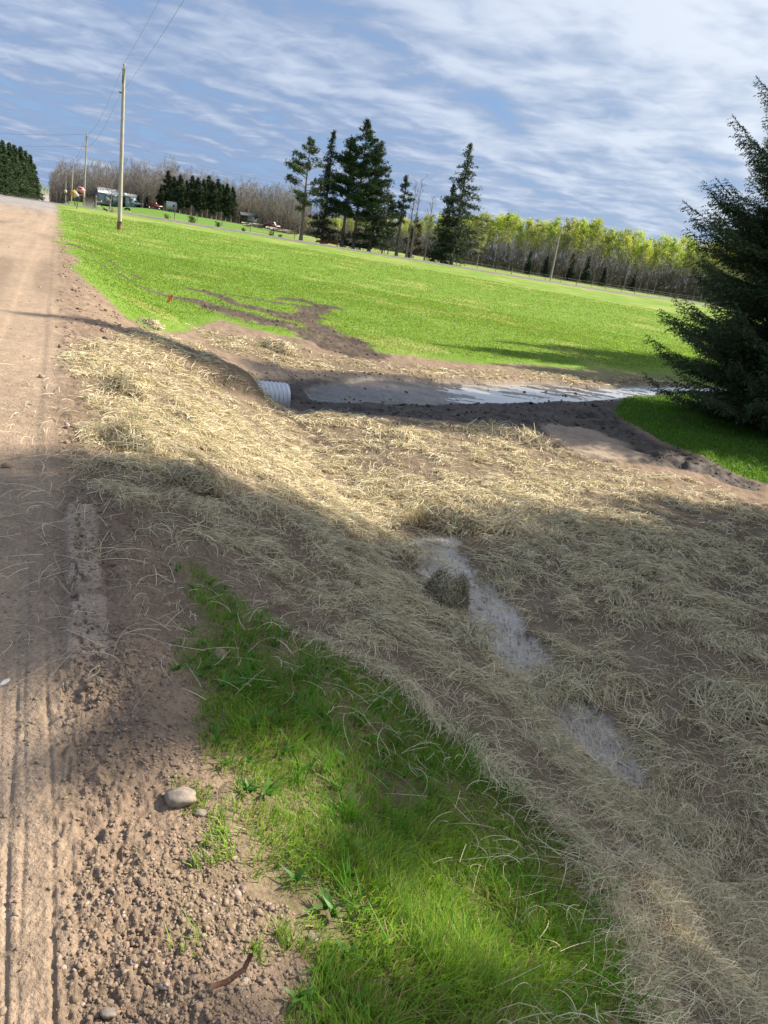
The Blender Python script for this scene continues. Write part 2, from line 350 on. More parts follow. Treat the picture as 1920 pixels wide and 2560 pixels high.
# ------------------------------------------------------------ ground
def cv(*c): return np.array(c)
def ground_albedo(x, y, m):
    u, v = uv(x, y); r = np.hypot(x, y)
    nA = fbm(x*.8, y*.8, 4, 101)[:, None]; nB = fbm(x*6, y*6, 4, 102)[:, None]; nC = fbm(x*.15, y*.15, 3, 103)[:, None]
    dirt = cv(.245, .178, .128)*(1+.5*nA+.5*nB)
    road = ss(.15, -.15, v+.2*fbm(u*.8, v*0+3, 3, 31))[:, None]
    rc = cv(.34, .255, .185)*(1+.25*nA+.25*nB)
    rc = rc*(1-.25*ss(.0, .25, fbm(v*1.6, u*.12, 3, 104))[:, None])
    # asphalt-grey at the junction
    far = ss(62, 92, u+6*fbm(v*.3, u*.1, 2, 8))[:, None]
    c = dirt*(1-road)+(rc*(1-far)+cv(.27, .25, .24)*(1+.4*nA)*far)*road
    # grass bases
    fd = ss(.02, .22, fbm(x*.35, y*.35, 4, 110)+.12*ss(60, 115, r)-.05)[:, None]
    gA = cv(.15, .245, .034)*(1+.25*nA+.12*nB)
    gA = gA*(1-.5*fd)+cv(.34, .34, .12)*.5*fd
    gd = ss(.02, .3, fbm(x*2.2, y*2.2, 3, 120))[:, None]
    gL = (cv(.14, .13, .055)*(1-gd)+cv(.27, .20, .13)*gd)*(1+.4*nB)
    hayc = (cv(.205, .155, .108)*(1+.55*nB+.5*nA))
    mudc = cv(.060, .047, .040)*(1+1.2*nB+.9*nA)
    def ap(c, k, q): k = np.clip(k, 0, 1)[:, None]; return c*(1-k)+q*k
    wd, tt = srw(x, y)
    c = ap(c, ss(1.0, 3.4, v)*ss(18, 30, r), gA)
    past = cv(.20, .26, .07)*(1+.5*nC+.4*nA)
    past = past*(1-.35*fd)+cv(.34, .30, .15)*.35*fd
    c = ap(c, ss(3.5, 5.5, wd)*ss(-1, 2.5, v-np.where(u > 118, 0, 0)), past)
    c = ap(c, ss(120, 130, u)*ss(0, 4, v)*ss(60, 30, v), cv(.12, .22, .035)*(1+.3*nA[:, :1]))
    c = ap(c, ss(-11, -14, v), past)
    c = ap(c, m['fld'], gA)
    c = ap(c, m['trk']*.95, cv(.085, .066, .052)*(1+1.1*nB+.8*nA))
    c = ap(c, m['mud'], mudc)
    c = ap(c, m['mud']*sum(np.exp(-(ld(l, x, y)/.22)**2) for l in L_RUT), cv(.05, .04, .034)*(1+.8*nB))
    c = ap(c, m['dry'], cv(.33, .26, .20)*(1+.3*nA))
    c = ap(c, m['hay'], hayc)
    c = ap(c, m['wet']*.85, cv(.56, .51, .46)*(1+.6*nB-.7*ss(.05, .0, np.abs(fbm(x*22, y*22, 2, 133)))[:, None]))
    c = ap(c, m['lawn']*.85*ss(.25, .9, v), gL); c = ap(c, m['spar']*.3, gL)
    c = ap(c, m['rl'], cv(.085, .15, .025)*(1+.3*nB))
    sl = ss(.095, .06, np.abs(v-.115+.02*fbm(u*3, v*0, 2, 4)))*ss(2.55, 2.65, u)*ss(4.3, 4.2, u)
    c = ap(c, sl*.8, cv(.42, .32, .25)*(1+.3*nB))
    # dark crack lines of the long grooves
    wet = np.clip(m['wat']+.34*m['mud']*(1-m['hay'])*(1-m['dry'])+.42*m['wet'], 0, 1)
    return np.clip(c, .01, .9), wet
rr = np.concatenate([np.exp(np.linspace(math.log(.35), math.log(700), 1250)), [1000, 1600, 2600, 4200]])
azd = np.concatenate([np.arange(-180, -48, 6), np.linspace(-48, 62, 900), np.arange(68, 178, 6)])
A, Rr = np.meshgrid(np.radians(azd), rr); nr, na = A.shape
gx = (Rr*np.sin(A)).ravel(); gy = (Rr*np.cos(A)).ravel()
gm = masks(gx, gy); gz = H(gx, gy, gm)
gc, gw = ground_albedo(gx, gy, gm)
i = np.arange(nr-1)[:, None]*na; j = np.arange(na)[None]; j2 = (j+1) % na
Q = np.stack([i+j, i+j2, i+na+j2, i+na+j], -1).reshape(-1, 4)
V = np.stack([gx, gy, gz], 1); V = np.vstack([V, [0, 0, H1(0, 0)]]); c_i = len(V)-1
T0 = np.stack([np.full(na, c_i), (np.arange(na)+1) % na, np.arange(na)], 1)
gc = np.vstack([gc, gc[:1]]); gw = np.append(gw, gw[0])
mt_g, b = newmat('soil')
a = N.new('ShaderNodeVertexColor'); a.layer_name = 'col'; at_ = N.new('ShaderNodeAttribute'); at_.attribute_name = 'wet'
n1 = noise_tex(60, 5, .65); n2 = noise_tex(9, 5, .6)
g1 = mixc(1., a.outputs[0], mixc(sstep(n1, .25, .75), (.72, .72, .72), (1.25, 1.25, 1.25)), 'MULTIPLY')
L.new(mixc(1., g1, mixc(sstep(n2, .25, .75), (.85, .85, .85), (1.12, 1.12, 1.12)), 'MULTIPLY'), b.inputs['Base Color'])
L.new(mth('SUBTRACT', .95, mth('MULTIPLY', at_.outputs['Fac'], .72), clamp=True), b.inputs['Roughness'])
L.new(mth('MULTIPLY_ADD', at_.outputs['Fac'], .5, .12), b.inputs['Specular IOR Level'])
bump(b, mth('ADD', n1, mth('MULTIPLY', n2, .6)), .75, .02)
link('ground', mesh('ground', V, [Q[:, ::-1], T0[:, ::-1]], mt_g, gc, True, {'wet': gw}), kind='structure')
# puddle
mt_w, b = newmat('water'); b.inputs['Base Color'].default_value = (.34, .33, .31, 1); b.inputs['Roughness'].default_value = .10
b.inputs['IOR'].default_value = 1.5; b.inputs['Specular IOR Level'].default_value = .9
bump(b, noise_tex(5, 3, .5), .12, .01)
wp = np.array(P_WAT); cen = wp.mean(0); wp2 = cen+(wp-cen)*1.04
link('puddle_water', mesh('puddle_water', np.c_[wp2, np.full(len(wp2), WZ)], [np.array([list(range(len(wp2)))])], mt_w), kind='structure')
# side road of worn asphalt, draped, and its shoulders
def strip(name, t0, t1, w0, w1, n, lift, mat, fn=None):
    T = np.linspace(t0, t1, n); Wd = np.linspace(w0, w1, 7); TT, WW = np.meshgrid(T, Wd, indexing='ij')
    if fn: X, Y = fn(TT, WW)
    else: X = SR0[0]+SRD[0]*TT+SRN[0]*WW; Y = SR0[1]+SRD[1]*TT+SRN[1]*WW
    Z = Hb(X, Y)+lift+.08*(1-np.abs(np.linspace(-1, 1, 7))[None])
    Z[:, 0] -= .5; Z[:, -1] -= .5
    k = len(Wd); i = np.arange(n-1)[:, None]*k; j = np.arange(k-1)[None]
    Q = np.stack([i+j, i+k+j, i+k+j+1, i+j+1], -1).reshape(-1, 4)
    link(name, mesh(name, np.stack([X, Y, Z], -1).reshape(-1, 3), Q[:, ::-1] if not fn else Q, mat, smooth=True), kind='structure')
asp = simple('asphalt', (.14, .125, .11), .9, var=.2, scale=1.5)
strip('side_road', 3, 420, -3.2, 3.0, 120, .16, asp)
strip('side_road', -90, 3, -3.2, 3.0, 60, .03, asp)
strip('hill_road', 122, 520, -7.5, -1.2, 90, .06, simple('gravel', (.30, .26, .24), .95, var=.15, scale=.8), fn=lambda T, Wd: xy(T, Wd))
# ------------------------------------------------------------ ground cover
def polar(n, r0, r1, a0, a1, k):
    """random points whose density falls as r^-k"""
    q = 2-k+1e-4; U = RG.random(n); r = (r0**q+U*(r1**q-r0**q))**(1/q); a = np.radians(RG.uniform(a0, a1, n)); return r*np.sin(a), r*np.cos(a), r
def norm(a): return a/(np.linalg.norm(a, axis=-1, keepdims=True)+1e-9)
def strands(P, ang, ln, wd, lift, curl, el, col, nseg=3):
    """thin bent ribbons lying on the ground; P centre points (n,3)"""
    n = len(P); t = np.linspace(-1, 1, nseg+1)
    th = ang[:, None]+curl[:, None]*t[None]
    ds = ln[:, None]/nseg
    dx = np.cos(th)*ds; dy = np.sin(th)*ds
    X = np.cumsum(dx, 1); X = X-X.mean(1, keepdims=True); Y = np.cumsum(dy, 1); Y = Y-Y.mean(1, keepdims=True)
    Z = lift[:, None]*(1-t[None]**2)+el[:, None]*t[None]*ln[:, None]*.5
    C = np.stack([P[:, 0:1]+X, P[:, 1:2]+Y, P[:, 2:3]+Z], -1)
    tw = RG.uniform(-.9, .9, n)[:, None]
    W = np.stack([-np.sin(th)*np.cos(tw), np.cos(th)*np.cos(tw), np.sin(tw)+0*th], -1)*(wd[:, None, None]*.5)
    V = np.stack([C-W, C+W], 2).reshape(-1, 3)
    m_ = (nseg+1)*2; b = np.arange(n)[:, None, None]*m_; k = np.arange(nseg)[None, :, None]*2
    Q = (b+k+np.array([0, 1, 3, 2])[None, None]).reshape(-1, 4)
    return V, Q, np.repeat(col, m_, 0)
def blades(P, h, wd, lean, la, col, tipc=1.25):
    n = len(P); fa = la+RG.uniform(-1.5, 1.5, n)
    W = np.stack([np.cos(fa), np.sin(fa), 0*fa], -1)
    Ld = np.stack([np.cos(la), np.sin(la), 0*la], -1)*(lean*h)[:, None]
    up = np.array([0, 0, 1.])[None]*h[:, None]
    rows = []
    for f, ww in ((0, 1.), (.5, .85), (1., .12)):
        c = P+up*(f*(1-.25*f*lean[:, None]))+Ld*f*f
        rows += [c-W*(wd*ww*.5)[:, None], c+W*(wd*ww*.5)[:, None]]
    V = np.stack(rows, 1).reshape(-1, 3); b = np.arange(n)[:, None, None]*6
    Q = (b+np.array([[0, 1, 3, 2], [2, 3, 5, 4]])[None]).reshape(-1, 4)
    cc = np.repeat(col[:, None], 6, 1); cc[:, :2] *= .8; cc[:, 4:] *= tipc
    return V, Q, cc.reshape(-1, 3)
def merge(parts):
    o = 0; Vs, Qs, Cs = [], [], []
    for V, Q, C_ in parts: Vs.append(V); Qs.append(Q+o); Cs.append(C_); o += len(V)
    return np.concatenate(Vs), np.concatenate(Qs), np.concatenate(Cs)
M_straw = leafmat('dry_hay', .25, .55, .35); M_grass = leafmat('grass', .45, .45, .35)
def strawcol(n, gold=1.):
    k = RG.random(n)[:, None]; j = np.clip(RG.normal(1, .24, n), .4, 1.6)[:, None]
    c = (cv(.78, .67, .47)*(1-k)+cv(.46, .40, .27)*k)*j
    g = RG.random(n) < .07; c[g] = cv(.25, .27, .14)*j[g]
    d = RG.random(n) < .10; c[d] = cv(.26, .18, .10)*j[d]
    return np.clip(c, .02, .85)
def do_straw():
    parts = []
    for (n, r0, r1, k) in ((560000, 1.3, 9, 1.5), (560000, 6, 27, 1.8)):
        x, y, r = polar(n, r0, r1, -36, 44, k); m = masks(x, y)
        cl = fbm(x*1.5, y*1.5, 3, 41)+.1; c2 = fbm(x*4.5, y*4.5, 3, 42)
        u_, v_ = uv(x, y)
        p = m['hay']*np.clip(.15+.08*ss(5, 8, r)-.06*ss(2.6, 3.6, v_)*ss(9, 6, r)+1.6*cl+2.1*c2+.8*fbm(x*14, y*14, 2, 48), .04, .9)*(1-.8*m['wat'])*(1-.88*m['wet'])
        p += m['mud']*.05*ss(12, 9, r)+ .02*ss(-.8, 0, v_)*ss(2.2, 3.5, r)*(1-m['fld'])*(1-m['rl'])*ss(9, 5, r)
        edge = np.exp(-(sdp(P_LAWN, x, y)/.10)**2)*ss(.9, 1.6, v_); p = p+.35*edge+m['lawn']*.012*ss(1., 1.7, v_)
        kp = RG.random(n) < p; x, y, r = x[kp], y[kp], r[kp]; m = {q: w_[kp] for q, w_ in m.items()}
        n_ = len(x); z = H(x, y, m)
        # combed directions in patches
        a0 = fbm(x*.9, y*.9, 2, 201)*9; ang = a0+RG.normal(0, .75, n_)
        ln = .035+.21*RG.random(n_)**1.7; wd = np.maximum(.0020, .00062*r)*RG.uniform(.6, 1.25, n_)
        pil = np.clip(fbm(x*1.5, y*1.5, 3, 41)+fbm(x*4.5, y*4.5, 3, 42)+.15, 0, 1)
        lift = RG.uniform(0, .12, n_)*ln+RG.random(n_)**4*.03; P = np.c_[x, y, z+.004+RG.random(n_)*.05*pil+m['lawn']*.05]
        parts.append(strands(P, ang, ln, wd, lift, RG.normal(0, .55, n_), RG.normal(0, .12, n_)+(RG.random(n_) < .05)*RG.uniform(-.6, .6, n_), strawcol(n_), 5 if r1 < 10 else 3))
    V, Q, C_ = merge(parts)
    link('spread_hay', mesh('spread_hay', V, Q, M_straw, C_), label='cut hay scattered over the bare soil between the road and the ditch', cat='hay', kind='stuff')
do_straw()
def do_lawn():
    n = 420000; x, y, r = polar(n, .9, 5.2, -28, 50, 1.25); m = masks(x, y)
    bare = ss(.02, .3, fbm(x*2.2, y*2.2, 3, 120)); u_, v_ = uv(x, y)
    tus = np.clip(.5+1.6*fbm(x*5, y*5, 3, 130), .05, 1)
    left = ss(.0, .6, v_)
    el_ = ss(.0, -.16, sdp(P_LAWN, x, y)+.12*fbm(x*7, y*7, 3, 7)); p = m['lawn']*(.25+.75*el_)*(1-.5*bare*(1-.5*left))*tus*(.6+.4*left)+m['spar']*.35*(fbm(x*6, y*6, 3, 131) > .07)
    kp = RG.random(n) < p; x, y, r = x[kp], y[kp], r[kp]; mm = {q: w_[kp] for q, w_ in m.items()}; n_ = len(x)
    z = H(x, y, mm); tall = np.clip(.7+1.5*fbm(x*3, y*3, 3, 133), .3, 1.5)*(.7+.3*ss(.3, 1.1, uv(x, y)[1]))
    h = RG.uniform(.03, .085, n_)*tall+.008; k = RG.random(n_)[:, None]
    col = (cv(.12, .235, .026)*(1-k)+cv(.26, .43, .055)*k)*RG.normal(1, .15, n_)[:, None]
    dry = RG.random(n_) < (.12+.30*ss(.0, .3, fbm(x*2.2, y*2.2, 3, 120))); col[dry] = cv(.40, .33, .16)*RG.uniform(.7, 1.2, dry.sum())[:, None]
    la = fbm(x*3, y*3, 2, 140)*10+RG.normal(0, 1., n_)
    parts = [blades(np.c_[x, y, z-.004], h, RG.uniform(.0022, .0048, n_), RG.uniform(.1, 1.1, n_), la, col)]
    # coarse taller tufts
    tx, ty, tr = polar(450, 1.2, 4.2, -15, 42, 1.); tm = masks(tx, ty); kp = (tm['lawn'] > .9) & (uv(tx, ty)[1] > .7) & (fbm(tx*2, ty*2, 2, 150) > .05); tx, ty = tx[kp], ty[kp]
    for a_, b_ in zip(tx, ty):
        k_ = rnd.randint(8, 22); ax = a_+RG.normal(0, .02, k_); ay = b_+RG.normal(0, .02, k_); az_ = H1(a_, b_)
        parts.append(blades(np.c_[ax, ay, np.full(k_, az_)], RG.uniform(.07, .15, k_), RG.uniform(.004, .006, k_), RG.uniform(.3, 1.1, k_), RG.uniform(0, 6.28, k_), cv(.10, .26, .02)*RG.normal(1, .15, k_)[:, None]))
    V, Q, C_ = merge(parts)
    link('verge_grass', mesh('verge_grass', V, Q, M_grass, C_), label='bright green grass growing on the slope beside the dirt shoulder', cat='grass', kind='stuff')
    # broad leaved weeds
    x, y, r = polar(1500, 1.1, 3.6, -20, 42, .6); m = masks(x, y); kp = (m['lawn'] > .5) & (fbm(x*1.5, y*1.5, 2, 160) > .06); x, y = x[kp][:70], y[kp][:70]; pp = []
    for a_, b_ in zip(x, y):
        k_ = rnd.randint(4, 7); z0 = H1(a_, b_)+.015
        pp.append(blades(np.c_[np.full(k_, a_), np.full(k_, b_), np.full(k_, z0)], RG.uniform(.03, .055, k_), RG.uniform(.010, .018, k_), RG.uniform(.8, 1.5, k_), RG.uniform(0, 6.28, k_), cv(.09, .24, .03)*RG.normal(1, .15, k_)[:, None], 1.))
    V, Q, C_ = merge(pp); link('broadleaf_weeds', mesh('broadleaf_weeds', V, Q, M_grass, C_), label='small broad leaved weeds among the verge grass', cat='weeds', kind='stuff')
do_lawn()
def do_far_grass():
    n = 170000; x, y, r = polar(n, 9, 26, 8, 40, 1.6); m = masks(x, y); kp = RG.random(n) < m['rl']; x, y, r = x[kp], y[kp], r[kp]
    n_ = len(x); z = H(x, y, {q: w_[kp] for q, w_ in m.items()}); k = RG.random(n_)[:, None]
    col = (cv(.07, .16, .015)*(1-k)+cv(.13, .26, .03)*k)*RG.normal(1, .12, n_)[:, None]
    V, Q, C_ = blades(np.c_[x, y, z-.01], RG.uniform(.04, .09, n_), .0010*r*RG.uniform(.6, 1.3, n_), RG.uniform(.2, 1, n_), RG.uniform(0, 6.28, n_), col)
    link('lawn_grass', mesh('lawn_grass', V, Q, M_grass, C_), label='mown lawn grass around the big spruce', cat='grass', kind='stuff')
    parts = []
    for n, r0, r1, k in ((340000, 12, 40, 2.), (190000, 30, 90, 1.9)):
        x, y, r = polar(n, r0, r1, -29, 33, k); m = masks(x, y)
        mot = np.clip(.75+1.1*fbm(x*.9, y*.9, 3, 170), .25, 1); nb = ss(0, 1.2, -sdp(P_FIELD, x, y))
        kp = RG.random(n) < m['fld']*mot*(.35+.65*nb); x, y, r, nb = x[kp], y[kp], r[kp], nb[kp]; n_ = len(x); z = H(x, y, {q: w_[kp] for q, w_ in m.items()})
        k_ = RG.random(n_)[:, None]; col = (cv(.150, .252, .030)*(1-k_)+cv(.195, .31, .045)*k_)*RG.normal(1, .07, n_)[:, None]
        dry = RG.random(n_) < .05+.4*ss(.02, .22, fbm(x*.35, y*.35, 4, 110)+.12*ss(60, 115, r)-.05); col[dry] = cv(.42, .40, .16)*RG.uniform(.7, 1.2, dry.sum())[:, None]
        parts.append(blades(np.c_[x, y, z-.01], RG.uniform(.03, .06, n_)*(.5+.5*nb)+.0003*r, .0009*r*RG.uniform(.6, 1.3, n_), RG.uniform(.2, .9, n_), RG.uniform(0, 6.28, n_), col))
    V, Q, C_ = merge(parts)
    link('field_grass', mesh('field_grass', V, Q, M_grass, C_), label='young bright green grass covering the open field', cat='grass', kind='stuff')
do_far_grass()
# clods and gravel
ICO_V = None
def icos(P, s, col, seed, flat=.75):
    """lumpy little rocks: squashed jittered icosahedra"""
    g = (1+5**.5)/2; I = np.array([[-1,g,0],[1,g,0],[-1,-g,0],[1,-g,0],[0,-1,g],[0,1,g],[0,-1,-g],[0,1,-g],[g,0,-1],[g,0,1],[-g,0,-1],[-g,0,1]])/1.9
    Fc = np.array([[0,11,5],[0,5,1],[0,1,7],[0,7,10],[0,10,11],[1,5,9],[5,11,4],[11,10,2],[10,7,6],[7,1,8],[3,9,4],[3,4,2],[3,2,6],[3,6,8],[3,8,9],[4,9,5],[2,4,11],[6,2,10],[8,6,7],[9,8,1]])
    n = len(P); q = I[None]*(1+RG.normal(0, .34, (n, 12, 1)))
    sc3 = np.stack([RG.uniform(.7, 1.3, n), RG.uniform(.7, 1.1, n), RG.uniform(.5, 1, n)*flat], -1)[:, None]
    q = q*sc3; th = RG.uniform(0, 6.28, n); c, s_ = np.cos(th)[:, None], np.sin(th)[:, None]
    q = np.stack([q[..., 0]*c-q[..., 1]*s_, q[..., 0]*s_+q[..., 1]*c, q[..., 2]], -1)
    V = (P[:, None]+q*s[:, None, None]).reshape(-1, 3)
    F = (np.arange(n)[:, None, None]*12+Fc[None]).reshape(-1, 3); return V, F, np.repeat(col, 12, 0)
M_clod, b = newmat('clod'); a = N.new('ShaderNodeVertexColor'); a.layer_name = 'col'; nn = noise_tex(120, 4, .6)
L.new(mixc(1., a.outputs[0], mixc(nn, (.65, .65, .65), (1.3, 1.3, 1.3)), 'MULTIPLY'), b.inputs['Base Color']); b.inputs['Roughness'].default_value = .95; bump(b, nn, .6, .006)
def do_clods():
    parts = []
    for n, r0, r1, s0, s1, k in ((190000, .7, 5, .0018, .008, 1.2), (12000, .8, 7, .006, .015, 1.), (30000, 5, 40, .012, .045, 1.4)):
        x, y, r = polar(n, r0, r1, -40, 40, k); m = masks(x, y); u, v = uv(x, y)
        loose = ss(-.02, .12, v)*(1-m['lawn'])*(1-m['fld'])*(1-m['hay']*.93)*(1-m['mud']*.3)*(1-m['wat'])*(1-m['rl'])
        p = loose*np.clip(.5+1.8*fbm(x*3, y*3, 3, 180), .08, 1)+.05*ss(0, -.1, v)*(1 if s0 < .005 else .25)
        p = p*(v < (2.2+.0*v)) + m['mud']*(1-m['wat']*.7)*(1-m['dry'])*np.clip(.1+2.5*fbm(x*1.5, y*3, 3, 185), 0, 1)*(v > 2.2)
        kp = RG.random(n) < p; x, y, r, v = x[kp], y[kp], r[kp], v[kp]; n_ = len(x); z = H(x, y, {q: w_[kp] for q, w_ in m.items()})
        s = s0+(s1-s0)*RG.random(n_)**2.2
        col = cv(.24, .174, .124)*RG.normal(1, .14, n_)[:, None]; gr_ = RG.random(n_) < .07; col[gr_] = cv(.36, .29, .24)*RG.uniform(.7, 1.15, gr_.sum())[:, None]
        md = m['mud'][kp] > .4; col[md] = cv(.085, .065, .052)*RG.uniform(.6, 1.5, md.sum())[:, None]
        parts.append(icos(np.c_[x, y, z+s*.05], s, col, 1))
    x, y, r = polar(90000, 9, 30, -30, 26, 1.7); m = masks(x, y); u, v = uv(x, y)
    q = .6*np.maximum(m['mud']*(1-m['wat']*.93)*(1-m['dry']), m['trk'])*np.clip(.15+2.6*fbm(x*1.2, y*3, 4, 186), .03, 1)*(1-.8*m['hay']); kp = (RG.random(len(x)) < q) & (v > 1.5); x, y, r = x[kp], y[kp], r[kp]; n_ = len(x)
    z = H(x, y, {a_: w_[kp] for a_, w_ in m.items()}); s = .010+.045*RG.random(n_)**3; parts.append(icos(np.c_[x, y, z-s*.3], s, cv(.062, .049, .041)*RG.uniform(.6, 1.5, n_)[:, None], 1, .9))
    V, F, C_ = merge(parts); link('soil_clods', mesh('soil_clods', V, F, M_clod, C_), label='loose clods and gravel strewn along the dirt shoulder', cat='gravel', kind='stuff')
do_clods()
# ------------------------------------------------------------ hay clumps, stones, small things
def rot(v, a): c, s = math.cos(a), math.sin(a); return np.array([v[0]*c-v[1]*s, v[0]*s+v[1]*c, v[2]])
def clump(px, py, rx, ry, h, nst, label, dark=.0, seed=0, ball=False):
    kc = 1.25 if ball else 1.
    c = hit(px, py); bx, by = c[0], c[1]; z0 = H1(bx, by)
    # lumpy core
    U = np.linspace(0, 2*math.pi, 25)[:-1]; Vv = np.linspace(0, 1, 8)
    V = []; pw = .5 if ball else 1.
    for t in Vv:
        for a_ in U:
            k = 1+.28*(vn(np.array([a_*1.3+seed]), np.array([t*3.]), seed)[0]-.5)*2
            rr_ = max(0, math.cos(t*math.pi/2))**pw*k; V.append([rx*rr_*math.cos(a_)*.7*kc, ry*rr_*math.sin(a_)*.7*kc, h*math.sin(t*math.pi/2)*.68*k*kc-.04])
    V = np.array(V); Q = [[t*24+i_, t*24+(i_+1) % 24, (t+1)*24+(i_+1) % 24, (t+1)*24+i_] for t in range(7) for i_ in range(24)]
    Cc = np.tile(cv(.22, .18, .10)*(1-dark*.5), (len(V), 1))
    # strands hugging the mound
    n = nst; a_ = RG.uniform(0, 6.283, n); t = np.arcsin(np.clip(RG.random(n)**.8, 0, 1)); rad = np.cos(t)*RG.uniform(.55, 1.25, n)*(1+.25*np.sin(a_*2+seed)+.15*np.sin(a_*5+seed*2))
    rad = np.cos(t)**.5*RG.uniform(.9, 1.08, n) if ball else rad
    P = np.c_[rx*rad*np.cos(a_), ry*rad*np.sin(a_), h*np.sin(t)*RG.uniform(.5, 1.1, n)*(1+.2*np.sin(a_*3+seed))]
    nrm = norm(P/np.array([rx, ry, h])**2); tg = norm(np.cross(nrm, norm(RG.normal(0, 1, (n, 3))))+nrm*(RG.normal(0, .3, n)*(RG.random(n) < .5))[:, None]); ln = RG.uniform(.3, 1.1, n)*max(rx, ry); fl = RG.uniform(.2, 1, n)
    pts = []
    for s_ in (-1, -.33, .33, 1):
        q = P+tg*(ln*.5*s_)[:, None]+nrm*(-(s_**2)*fl*np.minimum(ln**2*.22/max(h, .05), .12)+.012)[:, None]; pts.append(q)
    wv = norm(np.cross(tg, nrm)+nrm*RG.uniform(-.6, .6, n)[:, None])*(np.maximum(.0020, .0008*math.hypot(bx, by))*RG.uniform(.6, 1.2, n)*.5)[:, None]
    VV = np.stack([x_ for q in pts for x_ in (q-wv, q+wv)], 1).reshape(-1, 3)
    VV[:, 2] = np.maximum(VV[:, 2], -.02)
    QQ = (np.arange(n)[:, None, None]*8+np.arange(3)[None, :, None]*2+np.array([0, 1, 3, 2])[None, None]).reshape(-1, 4)
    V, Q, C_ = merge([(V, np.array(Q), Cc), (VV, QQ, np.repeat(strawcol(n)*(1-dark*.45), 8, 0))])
    o = link('hay_clump', mesh('hay_clump', V, Q, M_straw, C_), label=label, cat='hay clump', group='clumps of hay lying on the mulched ground'); o.location = (bx, by, z0)
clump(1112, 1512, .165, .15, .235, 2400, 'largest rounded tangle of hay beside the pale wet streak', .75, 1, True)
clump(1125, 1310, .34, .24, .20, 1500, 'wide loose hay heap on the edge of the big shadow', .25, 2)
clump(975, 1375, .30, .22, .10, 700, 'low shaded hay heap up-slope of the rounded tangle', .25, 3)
clump(315, 1115, .22, .18, .17, 600, 'dark hay tuft on the sunlit bank near the road', .2, 4)
clump(312, 985, .26, .2, .17, 600, 'hay tuft farthest up the sunlit bank', .2, 5)
clump(455, 1058, .17, .14, .11, 400, 'small hay tuft in the middle of the sunlit bank', .25, 6)
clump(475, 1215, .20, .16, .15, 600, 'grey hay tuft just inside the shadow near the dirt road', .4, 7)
clump(1260, 1090, .55, .28, .16, 900, 'long hay heap beside the bare smooth dirt', .1, 8)
clump(690, 872, .35, .25, .18, 500, 'hay tuft beyond the muddy ditch below the field', .2, 9)
clump(372, 812, .28, .2, .10, 350, 'hay tuft at the tip of the green grass tongue', .1, 10)
clump(1000, 1095, .3, .22, .10, 500, 'flat hay tuft right of the culvert pipe', .1, 11)
clump(1160, 1600, .22, .18, .09, 600, 'small hay tuft below the rounded tangle', .2, 12)
clump(1850, 1760, .35, .25, .12, 900, 'hay heap near the right edge in patchy light', .1, 13)
clump(1480, 1720, .35, .22, .10, 900, 'flat hay heap between the two wet patches', .1, 14)
def loose_tuft(px, py, rad, n, label):
    c = hit(px, py); z0 = H1(c[0], c[1]); a0 = RG.uniform(0, 6.28)
    P = np.c_[RG.normal(0, rad*.5, n), RG.normal(0, rad*.35, n), RG.uniform(.05, .10, n)]
    V, Q, C_ = strands(P, RG.normal(a0, .6, n), RG.uniform(.08, .24, n), RG.uniform(.0014, .0024, n), RG.uniform(0, .02, n), RG.normal(0, 1., n), RG.normal(0, .1, n), strawcol(n)*1.05, 7)
    o = link('hay_wisp', mesh('hay_wisp', V, Q, M_straw, C_), label=label, cat='hay wisp', group='loose wisps of hay on the grass'); o.location = (c[0], c[1], z0)
loose_tuft(1225, 1960, .13, 60, 'curled pale wisp of hay on the grass edge below the bare bank')
loose_tuft(1530, 2340, .16, 40, 'thin wisp of hay across the grass near the lower right')
loose_tuft(1420, 2120, .12, 30, 'scattered wisp of hay where the grass narrows at the ditch')
M_stone = simple('stone', (.25, .205, .17), .85, var=.3, scale=25, bmp=.4)
def stone(px, py, s, label, sq=(1.2, .8, .6), rz=0, mat=None, name='stone', cat='stone'):
    c = hit(px, py); bm = bm_ico(3); V, F = bm; n_ = vn(V[:, 0]*2+px, V[:, 1]*2+V[:, 2]*1.7, 5)-.5
    V = V*(1+.35*n_[:, None])*np.array(sq)*s; V = np.array([rot(q, rz) for q in V])
    o = link(name, mesh(name, V, F, mat or M_stone, smooth=True), label=label, cat=cat); o.location = (c[0], c[1], H1(c[0], c[1])+s*sq[2]*.35); return o
def bm_ico(sub):
    import bmesh
    bm = bmesh.new(); bmesh.ops.create_icosphere(bm, subdivisions=sub, radius=1); V = np.array([v.co[:] for v in bm.verts]); F = np.array([[v.index for v in f.verts] for f in bm.faces]); bm.free(); return V, F
stone(450, 2005, .040, 'rounded pale stone lying on the dirt at the grass edge', (1.2, .85, .7), .3)
stone(275, 1655, .016, 'small light pebble on top of the dirt ridge')
stone(270, 2530, .015, 'beige pebble in the dirt at the bottom of the picture')
stone(780, 2345, .014, 'brown clod of earth on the grass edge low down', (1.1, 1, .8))
stone(500, 2035, .018, 'small dark stone beside the rounded pale stone')
stone(545, 1640, .035, 'earth lump in the grass near the dirt ridge', (1.1, .9, .7), .5, simple('earth', (.27, .19, .13), .95, var=.3, scale=30, bmp=.6))
stone(12, 1692, .018, 'white flake of stone on the dirt road', (1.3, .6, .35), 1.3, simple('pale_stone', (.6, .57, .55), .7))
